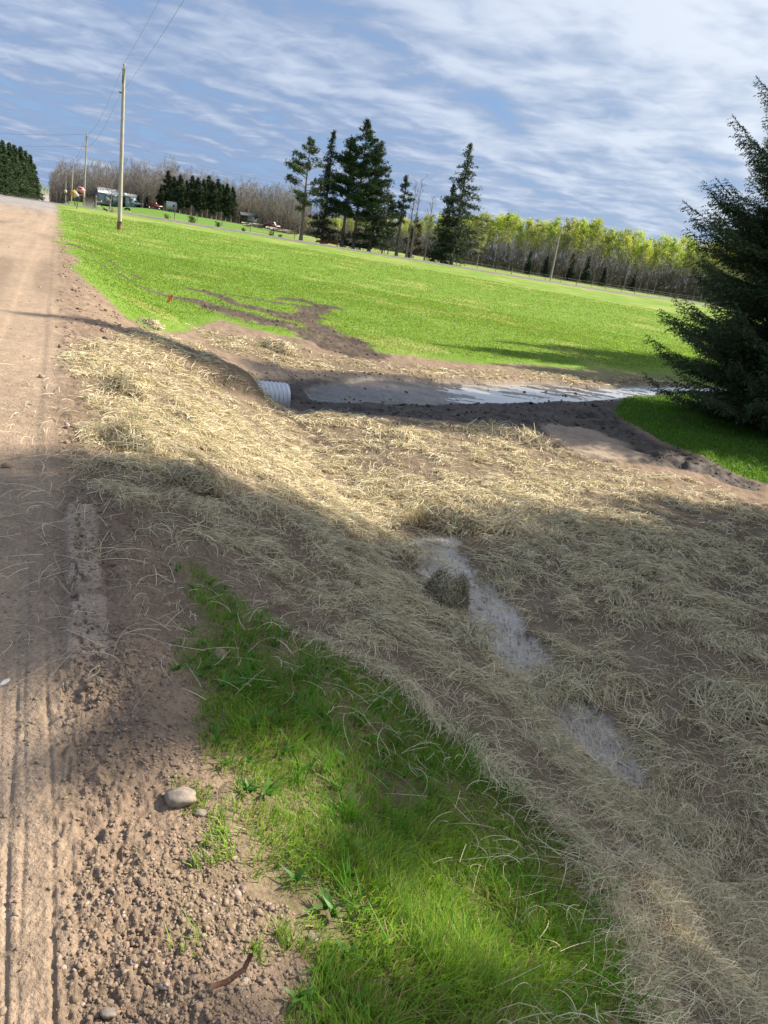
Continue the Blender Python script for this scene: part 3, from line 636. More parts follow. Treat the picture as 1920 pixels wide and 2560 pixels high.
def twig():
    c = hit(525, 2490); mb = MB(); p = [np.array([0, 0, 0.]), np.array([.035, .01, .012]), np.array([.065, .03, .03]), np.array([.075, .055, .05])]
    mb.tube(p, [.006, .0065, .006, .0055], 8); o = mb.ob('stick', simple('rusty_bark', (.12, .055, .03), .8, var=.3, scale=60, bmp=.5), smooth=True, label='short curved rusty brown stick poking out of the dirt', cat='stick')
    o.location = (c[0], c[1], H1(c[0], c[1])+.015)
twig()
# pin flag
def flag():
    c = hit(428, 775); z = H1(c[0], c[1]); r = empty('marker_flag', (c[0], c[1], z), 0, label='small orange pin flag standing in the grass by the ditch', cat='flag')
    mb = MB(); mb.tube([[0, 0, -.05], [0, 0, .2], [.01, 0, .38]], .004, 5); mb.ob('stem', simple('flag_wire', (.3, .3, .3), .5), r)
    n = 7; V = []; 
    for y_ in (0, .004):
        for i_ in range(n):
            for j_ in range(4): V.append([.01-.11*i_/6+.015*math.sin(j_*2), .02*math.sin(i_*1.1+j_*.5)+y_, .38-.05*j_-.012*i_+.01*math.sin(i_*1.5)])
    Q = []
    for k in (0, 1):
        for i_ in range(n-1):
            for j_ in range(3): a_ = k*n*4+i_*4+j_; Q.append([a_, a_+1, a_+5, a_+4])
    for i_ in range(n-1): Q.append([i_*4, i_*4+4, i_*4+4+n*4, i_*4+n*4]); Q.append([i_*4+3, i_*4+7, i_*4+7+n*4, i_*4+3+n*4])
    link('flag_cloth', mesh('flag_cloth', V, np.array(Q), simple('orange_vinyl', (.95, .20, .05), .5, var=.1)), r)
flag()
# culvert
def culvert():
    e = at(716, 1001, 12.1); ax = np.array([RC, RS, -.02]); ax /= np.linalg.norm(ax)
    r = empty('culvert_pipe', tuple(e-np.array([0, 0, .24])), 0, label='shiny corrugated metal culvert pipe sticking out of the bank', cat='pipe')
    B1 = np.array([-RS, RC, 0]); B2 = np.cross(ax, B1); o = np.array([0, 0, .24]); k = 48; Lp = 1.6; n = 280; V = []
    for s, off in ((1, 0), (-1, -.004)):
        for i_ in range(n):
            t = i_/(n-1)*Lp
            for j_ in range(k):
                th = j_*2*math.pi/k; rad = .256+.023*math.cos((t/.068+th/(2*math.pi))*2*math.pi)+off
                V.append(o-ax*t+B1*math.cos(th)*rad+B2*math.sin(th)*rad)
    Q = []
    for s in (0, 1):
        for i_ in range(n-1):
            for j_ in range(k):
                a_ = s*n*k+i_*k+j_; b_ = s*n*k+i_*k+(j_+1) % k; q = [a_, b_, b_+k, a_+k]; Q.append(q if s == 0 else q[::-1])
    for j_ in range(k): Q.append([j_, n*k+j_, n*k+(j_+1) % k, (j_+1) % k])
    mt, b = newmat('galvanised'); b.inputs['Metallic'].default_value = .6; b.inputs['Roughness'].default_value = .33; n_ = noise_tex(14, 3, .6)
    L.new(mixc(n_, (.50, .53, .57), (.80, .82, .85)), b.inputs['Base Color'])
    link('pipe_wall', mesh('pipe_wall', np.array(V), np.array(Q), mt, smooth=True), r)
culvert()
# ------------------------------------------------------------ trees
M_needle = leafmat('needles', .12, .6, .25, True); M_leaf = leafmat('young_leaves', .4, .5, .3, True)
M_bark = simple('bark', (.15, .12, .10), .95, var=.35, scale=3, bmp=.5, stretch=(3, 3, .6), bd=.03)
M_pbark = simple('pale_bark', (.36, .33, .29), .9, var=.3, scale=2, stretch=(2, 2, .7))
M_twig = simple('twigs', (.22, .195, .17), .95, var=.3, scale=.6)
def tris(C, size, n_per, col, dirs=None, flat=1., asp=.45):
    """needle/leaf tufts: n_per thin triangles bursting round every centre"""
    n = len(C)*n_per; c = np.repeat(C, n_per, 0); s = np.repeat(np.broadcast_to(size, (len(C),)), n_per)*RG.uniform(.55, 1.25, n)
    d = RG.normal(0, 1, (n, 3)); d[:, 2] *= flat
    if dirs is not None: d = d*.75+np.repeat(dirs, n_per, 0)
    d = norm(d); w_ = norm(np.cross(d, RG.normal(0, 1, (n, 3)))); o = RG.normal(0, .33, (n, 3))*s[:, None]
    b_ = c+o-d*(s*.35)[:, None]; V = np.stack([b_-w_*(s*asp*.5)[:, None], b_+w_*(s*asp*.5)[:, None], b_+d*s[:, None]], 1).reshape(-1, 3)
    cc = np.repeat(col, n_per, 0)*RG.normal(1, .12, n)[:, None]
    return V, np.arange(n*3).reshape(-1, 3), np.repeat(cc, 3, 0)
def mkcrown(name, parts, mat=None):
    V, F, C_ = merge(parts); return mesh(name, V, F, mat or M_needle, np.clip(C_, .004, .9))
def wobtrunk(h, r0, k=8, wob=.012, n=9, top=.12):
    P = []; ox = oy = 0
    for i_ in range(n):
        t = i_/(n-1); ox += rnd.uniform(-1, 1)*wob*h/n; oy += rnd.uniform(-1, 1)*wob*h/n; P.append([ox, oy, t*h-(.3 if i_ == 0 else 0)])
    rad = [r0*(1.35 if i_ == 0 else 1)*(1-(1-top)*i_/(n-1)) for i_ in range(n)]; return np.array(P), np.array(rad)
def on(P, t):
    f = t*(len(P)-1); i_ = min(int(f), len(P)-2); return P[i_]*(1-(f-i_))+P[i_+1]*(f-i_)
def conifer(h, R, base, shape, dens, kind, col=(.030, .055, .020), seed=1, r0=.22, tsz=.33, gap=0.):
    """mid-distance conifer: returns trunk mesh, crown mesh"""
    global rnd; rnd = random.Random(seed); mb = MB(); P, rad = wobtrunk(h, r0); mb.tube(P, rad, 8)
    C, S, Dr, K = [], [], [], []
    nb = int(dens*h*(1-base)*6)
    for i_ in range(nb):
        t = base+(1-base)*((i_+rnd.random())/nb); az = rnd.random()*6.283; f = (t-base)/(1-base)
        if kind == 'spruce': prof = (1-f)**shape*.95+.05
        else: prof = (math.sin(min(1, (1-f)*1.25+.05)*math.pi/2)**.8)*(.55+.45*math.sin(f*math.pi*.9+.3))
        if rnd.random() < gap: continue
        ln = R*prof*rnd.uniform(.45, 1.15)
        p0 = on(P, t); dr = -.25 if kind == 'spruce' else rnd.uniform(-.05, .4)
        q = [p0+np.array([math.cos(az)*ln*s_, math.sin(az)*ln*s_, ln*(dr*s_+(.15 if kind == 'spruce' else .12)*s_*s_)]) for s_ in (0, .35, .7, 1)]
        mb.tube(q, [max(.02, .05*ln/3), .035, .025, .012], 4, False)
        nt_ = max(3, int(ln/.22)); s0 = .12 if kind == 'spruce' else .45; light = rnd.uniform(.7, 1.5)
        for j_ in range(nt_):
            s_ = s0+(1-s0)*(j_+.5)/nt_; c = on(np.array(q), min(.999, s_)); sp_ = .10+.24*ln*(1-abs(s_-.5))*(.5 if kind == 'spruce' else .4)
            for _ in range(2 if kind == 'spruce' else 3):
                cc = c+np.array([rnd.gauss(0, sp_), rnd.gauss(0, sp_), rnd.gauss(0, .12)-(.12 if kind == 'spruce' else 0)]); C.append(cc); S.append(tsz*rnd.uniform(.7, 1.2)); K.append(light)
                Dr.append([math.cos(az)*.7, math.sin(az)*.7, -.25 if kind == 'spruce' else .5])
    for i_ in range(14): C.append(on(P, .999)-np.array([0, 0, i_*.1])); S.append(tsz*.7); K.append(1); Dr.append([0, 0, 1.])
    C = np.array(C); K = np.array(K)
    part = tris(C, np.array(S)*.85, 8, cv(*col)[None]*K[:, None], np.array(Dr), .8, .32)
    return mb.me('trunk', M_bark), mkcrown('crown', [part])
def place(name, meshes, loc, label, cat='tree', group=None, rz=0, sc_=1., lean=0., laz=0.):
    r = empty(name, tuple(loc), rz, label=label, cat=cat, group=group)
    if np.isscalar(sc_): r.scale = (sc_,)*3
    else: r.scale = sc_
    if lean: r.rotation_euler = (lean*math.cos(laz), lean*math.sin(laz), rz)
    for n_, me in meshes: link(n_, me, r)
    return r
def base_at(px, py, d):
    q = at(px, py, d); return np.array([q[0], q[1], float(Hb(q[0], q[1]))-.05])
def hgt(px0, py0, px1, py1, d, z0):
    return at(px1, py1, d)[2]-z0
# --- the group along the side road
def sideD(px, py=600, off=5.5):
    r = ray(px, py); r = r/math.hypot(r[0], r[1]); 
    # distance along this bearing to the line `off` metres beyond the side road
    return (off+SR0@SRN)/(r[0]*SRN[0]+r[1]*SRN[1])
GRP = [
 # px base, py base, px top, py top, R px, crown base, shape, dens, kind, seed, off, label
 (752,600,758,343,46,.30,1,1.0,'pine',3,5.0,'open crowned white pine leftmost of the roadside group',(.045,.070,.022),.25),
 (806,597,829,326,36,.08,.75,1.7,'spruce',4,8,'dense spruce with a dark tuft at its tip next to the leftmost pine',(.028,.05,.02),.05),
 (854,613,884,345,38,.28,1,1.5,'pine',5,7,'shorter pine crowded behind the tallest pine',(.035,.066,.026),.1),
 (883,617,920,301,46,.22,1,1.5,'pine',6,6,'tallest pine in the middle of the roadside group',(.035,.066,.026),.1),
 (922,627,949,352,54,.07,.8,1.9,'spruce',7,5.5,'bushy spruce right of the tallest pine',(.028,.05,.018),.08),
 (991,636,1001,440,17,.45,1,1.0,'pine',8,6,'thin pine with a small tufted top left of the bare dead trees',(.04,.065,.024),.1),
 (1105,656,1132,460,36,.05,.8,1.8,'spruce',9,7,'shorter spruce tucked against the lone pointed spruce',(.026,.048,.018),.05),
 (1128,659,1170,358,58,.10,.85,1.7,'spruce',10,5.5,'tall lone pointed spruce rightmost of the roadside group',(.028,.05,.018),.12),
 (955,634,972,486,30,.25,1,1.3,'pine',13,10,'short bushy pine between the bushy spruce and the thin pine',(.03,.055,.02),.05),
 (1030,632,1042,548,26,.05,1,1.0,'pine',12,12,'low brownish bush tree behind the bare dead trees',(.09,.075,.045),.1),
]
for g_ in GRP:
    bx, by, tx, ty, Rp, cb, shp, dn, kd, sd, off, lab, colr, gp = g_
    d = sideD(bx, by, off); p = base_at(bx, by, d); top = at(tx, ty, d); h = top[2]-p[2]; R = Rp*d/1920*(1.42 if 800 < bx < 950 or bx > 1100 else 1.25)
    a_, c_ = conifer(h, R, cb, shp, dn, kd, colr, sd, .26 if h > 12 else .15, .42 if kd == 'pine' else .36, gp)
    name = 'spruce_tree' if kd == 'spruce' else 'pine_tree'
    q0 = at(bx, by, d)
    place(name, [('trunk', a_), ('crown', c_)], p, lab, 'tree', 'conifers beside the side road')
# --- bare trees
def bare(h, r0, spread, seed, first=.3, n1=16, twn=5, mat=M_twig, droop=0., tw=.032):
    global rnd; rnd = random.Random(seed); mb = MB(); P, rad = wobtrunk(h, r0, wob=.03, top=.1); mb.tube(P, rad, 6); cr = MB(); tips = []
    def br(p, d, ln, r, lv):
        q = [p]; dd = d.copy()
        for k in range(3):
            dd = dd+np.array([rnd.gauss(0, .14), rnd.gauss(0, .14), .10-droop]); dd /= np.linalg.norm(dd); q.append(q[-1]+dd*ln/3)
        cr.tube(q, [r, r*.8, r*.55, r*.3], 3 if lv else 4, False)
        if lv >= 2: tips.append(q[-1]); return
        for k in range(twn+1 if lv == 0 else twn):
            t = rnd.uniform(.2, 1); c = on(np.array(q), min(t, .999)); nd_ = dd*1.+np.array([rnd.gauss(0, .55), rnd.gauss(0, .55), rnd.gauss(.15, .4)]); nd_ /= np.linalg.norm(nd_)
            br(c, nd_, ln*rnd.uniform(.4, .65), max(tw*.6, r*.5), lv+1)
    for k in range(n1):
        t = first+(1-first)*(k+rnd.random())/n1; az = rnd.random()*6.28; up = rnd.uniform(.6, 1.5); d = np.array([math.cos(az), math.sin(az), up]); d /= np.linalg.norm(d)
        br(on(P, min(t, .999)), d, spread*(1.05-.6*(t-first)/(1-first))*rnd.uniform(.7, 1.2), max(tw, r0*.30*(1-t*.5)), 0)
    return mb, cr, np.array(tips)
for px, py, tx, ty, lab, sd in ((1016,640,1036,455,'grey bare dead tree leftmost of the three bare ones',21), (1026,643,1051,447,'tallest grey bare dead tree, middle of the three bare ones',22), (1060,649,1087,490,'shorter bare dead tree rightmost of the three bare ones',23)):
    d = sideD(px, py, 6); p = base_at(px, py, d); h = at(tx, ty, d)[2]-p[2]
    mb, cr, _ = bare(h, .17, 1.7, sd, .35, 20, 2, tw=.03, droop=.12)
    place('dead_tree', [('trunk', mb.me('trunk', simple('dead_wood', (.30, .25, .22), .9))), ('crown', cr.me('crown', M_pbark))], p, lab, 'tree', 'dead trees beside the side road')
def proto_bare(sd, h, mat_t, leafy=0, spread=3., n1=18, first=.28, lc=(.22, .30, .04)):
    mb, cr, tips = bare(h, .13 if not leafy else .10, spread, sd, first, n1, 4)
    ms = [('trunk', mb.me('trunk', mat_t)), ('crown', cr.me('crown', M_twig if not leafy else M_pbark))]
    if leafy:
        tp = tips[tips[:, 2] > h*.55]; hh = (tp[:, 2]-h*.55)/(h*.45); tp = tp[RG.random(len(tp)) < .08+.8*hh]; tp = np.concatenate([tp, tp+RG.normal(0, .5, tp.shape)])
        ms.append(('leaves', mkcrown('leaves', [tris(tp, .24, leafy, np.tile(cv(*lc), (len(tp), 1)), None, 1., .8)], M_leaf)))
    return ms
BARE = [proto_bare(31+i_, 14.5, M_bark if i_ % 2 else simple('grey_bark', (.22, .19, .16), .95, var=.3), spread=3.3+.4*(i_ % 3), first=.20+.05*(i_ % 3), n1=26) for i_ in range(6)]
ASP = [proto_bare(51+i_, 14, (M_pbark, M_bark)[i_ % 2], 6, 3.1, 26, .34, ((.44, .52, .09), (.37, .48, .09), (.48, .52, .13), (.40, .44, .15))[i_]) for i_ in range(4)]
def wood(pts, protos, lab, grp, name, hs, dd, smin, smax, seed):
    rr_ = random.Random(seed)
    for (px, py, ty, d) in pts:
        px += rr_.uniform(-4, 4); d += rr_.uniform(-3, 3); p = base_at(px, py, d); q = at(px, ty, d); h = max(3, q[2]-p[2])*rr_.uniform(smin, smax)
        s = h/14.; k = s*rr_.uniform(.85, 1.1)
        place(name, rr_.choice(protos), p, lab, 'tree', grp, rr_.random()*6.28, (k, k, s))
def band(x0, x1, n, fy, ft, d0, d1):
    return [(x0+(x1-x0)*(i_+.5)/n, fy(x0+(x1-x0)*(i_+.5)/n), ft(x0+(x1-x0)*(i_+.5)/n), d0+(d1-d0)*(i_+.5)/n) for i_ in range(n)]
fy = lambda x: 465+x*.15+16
ftL = lambda x: float(np.interp(x, [125, 160, 230, 330, 420, 480, 560, 640, 760], [440, 418, 422, 424, 420, 446, 460, 473, 488]))
for k, (dz, nn_) in enumerate(((0, 60), (8, 52), (16, 46), (24, 40))):
    wood(band(128, 760, nn_, fy, lambda x: ftL(x)+2*k, 262+dz, 215+dz), BARE, 'bare brown tree in the leafless wood behind the farm', 'bare trees in the left-hand wood', 'bare_tree', 0, 0, .80, 1.15, 300+k)
ftR = lambda x: float(np.interp(x, [880, 1000, 1180, 1260, 1380, 1460, 1500, 1600, 1800, 2000], [548, 552, 553, 557, 568, 575, 592, 604, 630, 655]))
for k, (dz, nn_) in enumerate(((0, 66), (6, 62), (12, 58), (18, 50))):
    wood(band(760, 1980, nn_, fy, lambda x: ftR(x)+2*k, 222+dz, 205+dz), (ASP+BARE[:1] if k else ASP), 'slender tree with yellow green spring leaves in the right-hand wood', 'budding trees in the right-hand wood', 'aspen_tree', 0, 0, .82, 1.12, 400+k)
wood(band(1190, 1600, 12, fy, lambda x: ftR(x)+20, 206, 198), BARE[:3], 'bare grey tree at the front edge of the right-hand wood', 'bare trees fronting the right-hand wood', 'bare_tree', 0, 0, .7, .95, 450)
# brushy undergrowth so the woods read as deep
def brush(x0, x1, n, d0, d1, hh, col, label, seed):
    px = RG.uniform(x0, x1, n); C = []
    for p_ in px:
        f = (p_-x0)/(x1-x0); d = d0+(d1-d0)*f+RG.uniform(0, 24); q = at(p_, 500, d); z = float(Hb(q[0], q[1])); C.append([q[0], q[1], z+RG.random()**1.3*hh*RG.uniform(.5, 1.3)])
    C = np.array(C); K = RG.uniform(.6, 1.3, len(C))[:, None]
    V, F, C_ = tris(C, 1.0, 4, cv(*col)[None]*K, np.tile([0, 0, 1.6], (len(C), 1)), 1.8, .09)
    link('undergrowth', mesh('undergrowth', V, F, M_twigc, C_), label=label, cat='undergrowth', kind='stuff')
M_twigc = leafmat('brush', .1, .8, .1)
brush(125, 770, 24000, 266, 219, 8, (.19, .168, .145), 'brown undergrowth and saplings inside the leafless wood', 1)
brush(760, 2000, 34000, 224, 207, 7.5, (.19, .17, .14), 'grey brown undergrowth inside the right-hand wood', 2)
# small firs inside the right wood
SFIR = conifer(7, 1.7, .04, .9, 2.2, 'spruce', (.022, .045, .02), 61, .12, .4)
for i_, (px, ty, lab) in enumerate(((1318,628,'pointed dark fir at the front of the wood, left of the leaning pole'),(1362,640,'dark fir just left of the leaning pole'),(1466,640,'pointed dark fir right of the leaning pole'),(1425,632,'wide dark fir close right of the leaning pole'),(1512,668,'low dark fir amid pale trunks far right of the leaning pole'),(1590,678,'low dark fir nearest the big near spruce'))):
    d = 204; p = base_at(px, 680, d); h = at(px, ty, d)[2]-p[2]; s = h/7
    place('fir_tree', [('trunk', SFIR[0]), ('crown', SFIR[1])], p, lab, 'tree', 'dark firs in the right-hand wood', i_*1.3, (s*1.1, s*1.1, s))
# yellow green young tree in front
d = 196; p = base_at(1192, 669, d); h = at(1211, 596, d)[2]-p[2]
place('young_tree', ASP[2], p, 'small rounded yellow green tree just right of the lone pointed spruce', 'tree', None, 1., (h/14*1.3, h/14*1.3, h/14))
# --- pine clump by the farm
CP = [conifer(12, 2.4, b_, 1, 1.8, 'pine', (.028, .050, .022), 70+i_, .2, .5) for i_, b_ in enumerate((.12, .2, .3))]
ctops = [(400,465),(415,428),(430,442),(447,438),(462,452),(475,440),(490,445),(503,450),(515,440),(527,455),(538,448),(550,462),(562,460),(575,468)]
cl = ['low dark pine at the left edge of the farmyard clump','tallest dark pine of the farmyard clump','dark pine just right of the tallest one of the clump','fourth dark pine from the left in the farmyard clump','fifth dark pine from the left in the farmyard clump','sixth dark pine from the left in the farmyard clump','seventh dark pine from the left in the farmyard clump','eighth dark pine from the left, over the white trailer','ninth dark pine from the left in the farmyard clump','sixth dark pine from the right end of the clump','fifth dark pine from the right end of the clump','fourth dark pine from the right end of the clump','dark pine second from the right end of the clump','rightmost dark pine of the clump, beside the blue shed']
for i_, (px, ty) in enumerate(ctops):
    d = 232-i_*2+(i_ % 3)*4; py = fy(px)+6; p = base_at(px, py, d); h = at(px, ty, d)[2]-p[2]; k_ = (i_*7) % 3; s = h/12
    place('pine_tree', [('trunk', CP[k_][0]), ('crown', CP[k_][1])], p, cl[i_], 'tree', 'dark pines by the farmyard', i_*2.1, s)
d = 236; 
for px, ty, lab in ((345, 488, 'bushy dark evergreen in front of the house end'), (366, 492, 'lower dark evergreen between the house and the pine clump'), (309, 492, 'narrow dark evergreen between the garage and the house')):
    p = base_at(px, fy(px), d); h = at(px, ty, d)[2]-p[2]; s = h/7
    place('evergreen_bush', [('trunk', SFIR[0]), ('crown', SFIR[1])], p, lab, 'tree', 'evergreens by the house', 0, (s*1.5 if px > 320 else s*.8, s*1.5 if px > 320 else s*.8, s))
# --- pine row far left of the road
LP = [conifer(11, 3.0, .04, .8, 2.6, 'spruce', (.034, .062, .022), 80+i_, .2, .5) for i_ in range(3)]
lt = [(-60,330),(-35,335),(-12,342),(8,352),(24,358),(38,364),(52,368),(64,378),(76,388),(86,412)]
for i_, (px, ty) in enumerate(lt):
    d = 150+i_*7; p = base_at(px, 480, d); h = at(px, ty, d)[2]-p[2]; s = h/11
    place('spruce_tree', [('trunk', LP[i_ % 3][0]), ('crown', LP[i_ % 3][1])], p, 'dense dark spruce in the row left of the far junction' if i_ not in (3, 9) else ('rounded low spruce ending the row left of the far junction' if i_ == 9 else 'dense dark spruce at the left picture edge beyond the junction'), 'tree', 'dense spruces left of the junction', i_*1.9, s)
# small budding shrubs at the hill road
for i_, (px, ty, d) in enumerate(((100, 462, 300), (112, 470, 320), (118, 474, 340))):
    q = at(px, 480, d); p = np.array([q[0], q[1], float(Hb(q[0], q[1]))]); h = at(px, ty, d)[2]-p[2]
    place('young_tree', ASP[i_], p, ('pale green budding tree left of the hill road, largest of three', 'pale green budding tree left of the hill road, middle of three', 'pale green budding tree left of the hill road, smallest of three')[i_], 'tree', 'budding trees by the hill road', i_, h/14)
# --- hero spruce: baked branches of needle covered twigs
def spray(Lb, seed):
    """one flat drooping bough, along +x; returns twig axis segments (p,q)"""
    r_ = random.Random(seed); S = []
    def bend(s): return np.array([s*Lb, 0, (-.30*s+.36*s**2.4)*Lb])
    nl = int(Lb/.075)
    for i_ in range(nl):
        s = .12+.88*i_/nl; S.append((bend(s), bend(min(1, s+.9/nl))))
        for sd in (-1, 1):
            ll = (.30*Lb*(1-s)**.75+.07)*r_.uniform(.7, 1.15); a_ = r_.uniform(.7, 1.05); p = bend(s); dn = r_.uniform(-.35, .02)
            q = p+np.array([math.cos(a_)*ll, sd*math.sin(a_)*ll, dn*ll]); S.append((p, q))
            m_ = int(ll/.085)
            for j_ in range(1, m_):
                c = p+(q-p)*j_/m_
                for s2 in (-1, 1):
                    l2 = min(.18, ll*(1-j_/m_)*.6+.05)*r_.uniform(.7, 1.2); b_ = a_*sd+s2*.8
                    S.append((c, c+np.array([math.cos(b_)*l2, math.sin(b_)*l2, r_.uniform(-.75, .0)*l2])))
    return np.array([x_[0] for x_ in S]), np.array([x_[1] for x_ in S])
def bough(Lb, seed, per_m=46):
    A_, B_ = spray(Lb, seed); ln = np.linalg.norm(B_-A_, axis=1); cnt = np.maximum(3, (ln*per_m).astype(int)); idx = np.repeat(np.arange(len(A_)), cnt); n = len(idx)
    t = RG.random(n); p = A_[idx]+(B_-A_)[idx]*t[:, None]; d = norm((B_-A_)[idx]); o = norm(np.cross(d, RG.normal(0, 1, (n, 3))))
    dr = norm(d*.75+o*.75); l_ = RG.uniform(.026, .050, n); w_ = norm(np.cross(dr, RG.normal(0, 1, (n, 3))))*.010
    V = np.stack([p-w_, p+w_, p+dr*l_[:, None]], 1)
    col = np.tile(cv(.046, .080, .034), (n, 1))*RG.normal(1, .15, n)[:, None]; tip = t > .8; col[tip] *= 1.25
    # woody axis as slim triangles
    wv = norm(np.cross(B_-A_, np.tile([0, 0, 1.], (len(A_), 1))))*.004
    V2 = np.stack([A_-wv, A_+wv, B_], 1); return np.concatenate([V, V2]).astype(np.float32), np.concatenate([col, np.tile(cv(.10, .07, .05), (len(A_), 1))]).astype(np.float32)
def hero(h, Rb, seed, step=.17, per=8, name='crown'):
    """Rb(f) bough length at relative height f"""
    global rnd; rnd = random.Random(seed); BL = [bough(l_, seed+i_) for i_, l_ in enumerate((.5, .9, 1.4, 1.9, 2.5, 3.0))]; LL = (.5, .9, 1.4, 1.9, 2.5, 3.0)
    Vs, Cs = [], []; mb = MB(); P, rad = wobtrunk(h, .17, wob=.004, top=.05); mb.tube(P, rad, 10); z = .25
    while z < h*.985:
        f = z/h; L0 = Rb(f)
        for k in range(per if f < .9 else 4):
            L_ = L0*rnd.uniform(.72, 1.12); bi = min(range(6), key=lambda q: abs(LL[q]-L_)); V, C_ = BL[bi]; s = L_/LL[bi]
            az = rnd.random()*6.283; el = -.02+.6*f**1.2+rnd.uniform(-.16, .16); ro = rnd.uniform(-.3, .3)
            M = np.array(Matrix.Rotation(az, 3, 'Z')@Matrix.Rotation(-el, 3, 'Y')@Matrix.Rotation(ro, 3, 'X'))
            Vs.append((V.reshape(-1, 3)*s)@M.T.astype(np.float32)+np.array([0, 0, z+rnd.uniform(-.05, .05)], np.float32)); Cs.append(np.repeat(C_, 3, 0)*rnd.uniform(.75, 1.3))
        z += step*(1-.55*f)
    for k in range(5):
        V, C_ = BL[0]; M = np.array(Matrix.Rotation(k*1.3, 3, 'Z')@Matrix.Rotation(-1.35, 3, 'Y')); Vs.append((V.reshape(-1, 3))@M.T+np.array([0, 0, h-.45+.03*k])); Cs.append(np.repeat(C_, 3, 0))
    V = np.concatenate(Vs); C_ = np.concatenate(Cs); print('hero tris', len(V)//3)
    return mb.me('trunk', M_bark, True), mesh('crown', V, np.arange(len(V)).reshape(-1, 3), M_needle, C_)
prf = lambda f: float(np.interp(f, [0, .05, .12, .3, .45, .6, .8, 1], [2.7, 3.1, 3.35, 3.2, 2.6, 1.95, 1.1, .1]))
HT, HC = hero(13.0, prf, 5)
HT2, HC2 = hero(13., prf, 25, .23, 5)
sp_ = np.array([8.6, 16.85]); place('spruce_tree', [('trunk', HT), ('crown', HC)], (sp_[0], sp_[1], H1(*sp_)), 'huge dark near spruce cut off by the right picture edge', 'tree')
# spruces of the same row, just outside the picture on the right; they throw the big shadows
for (s_, n_, sc_, rz) in ((12., 3.8, (1.04, 1.04, 1.19), 1.), (9.5, .75, (.52, .52, .77), 4.), (25.5, 19.4, 1., 3.), (29, 22., 1., .4), (23, 17.2, .8, 5.)):
    x_ = math.sin(SUN_AZ)*s_-math.cos(SUN_AZ)*n_; y_ = math.cos(SUN_AZ)*s_+math.sin(SUN_AZ)*n_
    place('spruce_tree', ([('trunk', HT), ('crown', HC)] if 10 < s_ < 13 else [('trunk', HT2), ('crown', HC2)]), (x_, y_, float(Hb(x_, y_))), 'dark spruce in the row right of the picture', 'tree', 'spruces in the row to the right', rz, sc_)
# ------------------------------------------------------------ poles and wires
M_pole, b = newmat('pole_wood'); n_ = noise_tex(8, 5, .6, stretch=(4, 4, .35)); L.new(mixc(sstep(n_, .3, .7), (.30, .27, .24), (.50, .45, .39)), b.inputs['Base Color']); b.inputs['Roughness'].default_value = .85; bump(b, n_, .4, .02)
M_dark = simple('dark_iron', (.05, .045, .045), .6); M_glass = simple('porcelain', (.35, .30, .28), .3)
def uvp(u, v): x_, y_ = xy(u, v); return float(x_), float(y_)
def pole(px, py, tx, ty, label, h=10.7, d=None, name='utility_pole', r=.155):
    if d is None:
        lo, hi = 10, 600
        for _ in range(40):
            d = (lo+hi)/2; hh = at(tx, ty, d)[2]-at(px, py, d)[2]
            if hh < h: lo = d
            else: hi = d
    q = at(px, py, d); t = at(tx, ty, d); z = float(Hb(q[0], q[1])); z = min(z, q[2]+.3); H_ = t[2]-z; r0 = empty(name, (q[0], q[1], z), 0, label=label, cat='utility pole', group='wooden utility poles')
    dx, dy = t[0]-q[0], t[1]-q[1]
    mb = MB(); n = 12; mb.tube([[dx*k/n, dy*k/n, -.4+(H_+.4)*k/n] for k in range(n+1)], [r*(1-.36*k/n) for k in range(n+1)], 14); mb.ob('post', M_pole, r0, True)
    mb = MB(); mb.tube([[dx, dy, H_-.6], [dx, dy, H_+.18]], .03, 6); mb.tube([[dx, dy, H_+.15], [dx, dy, H_+.22], [dx, dy, H_+.30], [dx, dy, H_+.36]], [.04, .085, .05, .03], 10); mb.ob('insulator', M_glass, r0, True)
    mb = MB(); mb.box([dx-.02, dy-r*.75, H_-.45], [.05, .06, .9]); mb.ob('pole_strap', M_dark, r0)
    mb = MB(); mb.tube([[dx*.86-.10, dy*.86, H_*.86], [dx*.86-.32, dy*.86, H_*.86+.03]], [.05, .03], 8); mb.ob('bracket', M_dark, r0)
    return np.array([q[0]+dx, q[1]+dy, z+H_+.33]), np.array([q[0]+dx*.86-.15, q[1]+dy*.86, z+H_*.86]), d
T1, U1, d1 = pole(298, 592, 310, 172, 'nearest grey wooden power pole with a worn brown foot in the field edge')
T2, U2, d2 = pole(209, 518, 217, 341, 'second wooden power pole beside the stop sign at the junction')
T3, U3, d3 = pole(178, 508, 183, 404, 'third thin power pole beyond the yellow sign')
T4, U4, d4 = pole(159, 489, 161, 436, 'farthest power pole at the edge of the leafless wood')
T5, U5, d5 = pole(164, 505, 165, 447, 'short pole left of the yellow sign', h=6, r=.12)
TR, UR, dR = pole(1375, 706, 1403, 570, 'tilted looking pale power pole alone before the right-hand wood')
print('poles', d1, d2, d3, d4, dR)
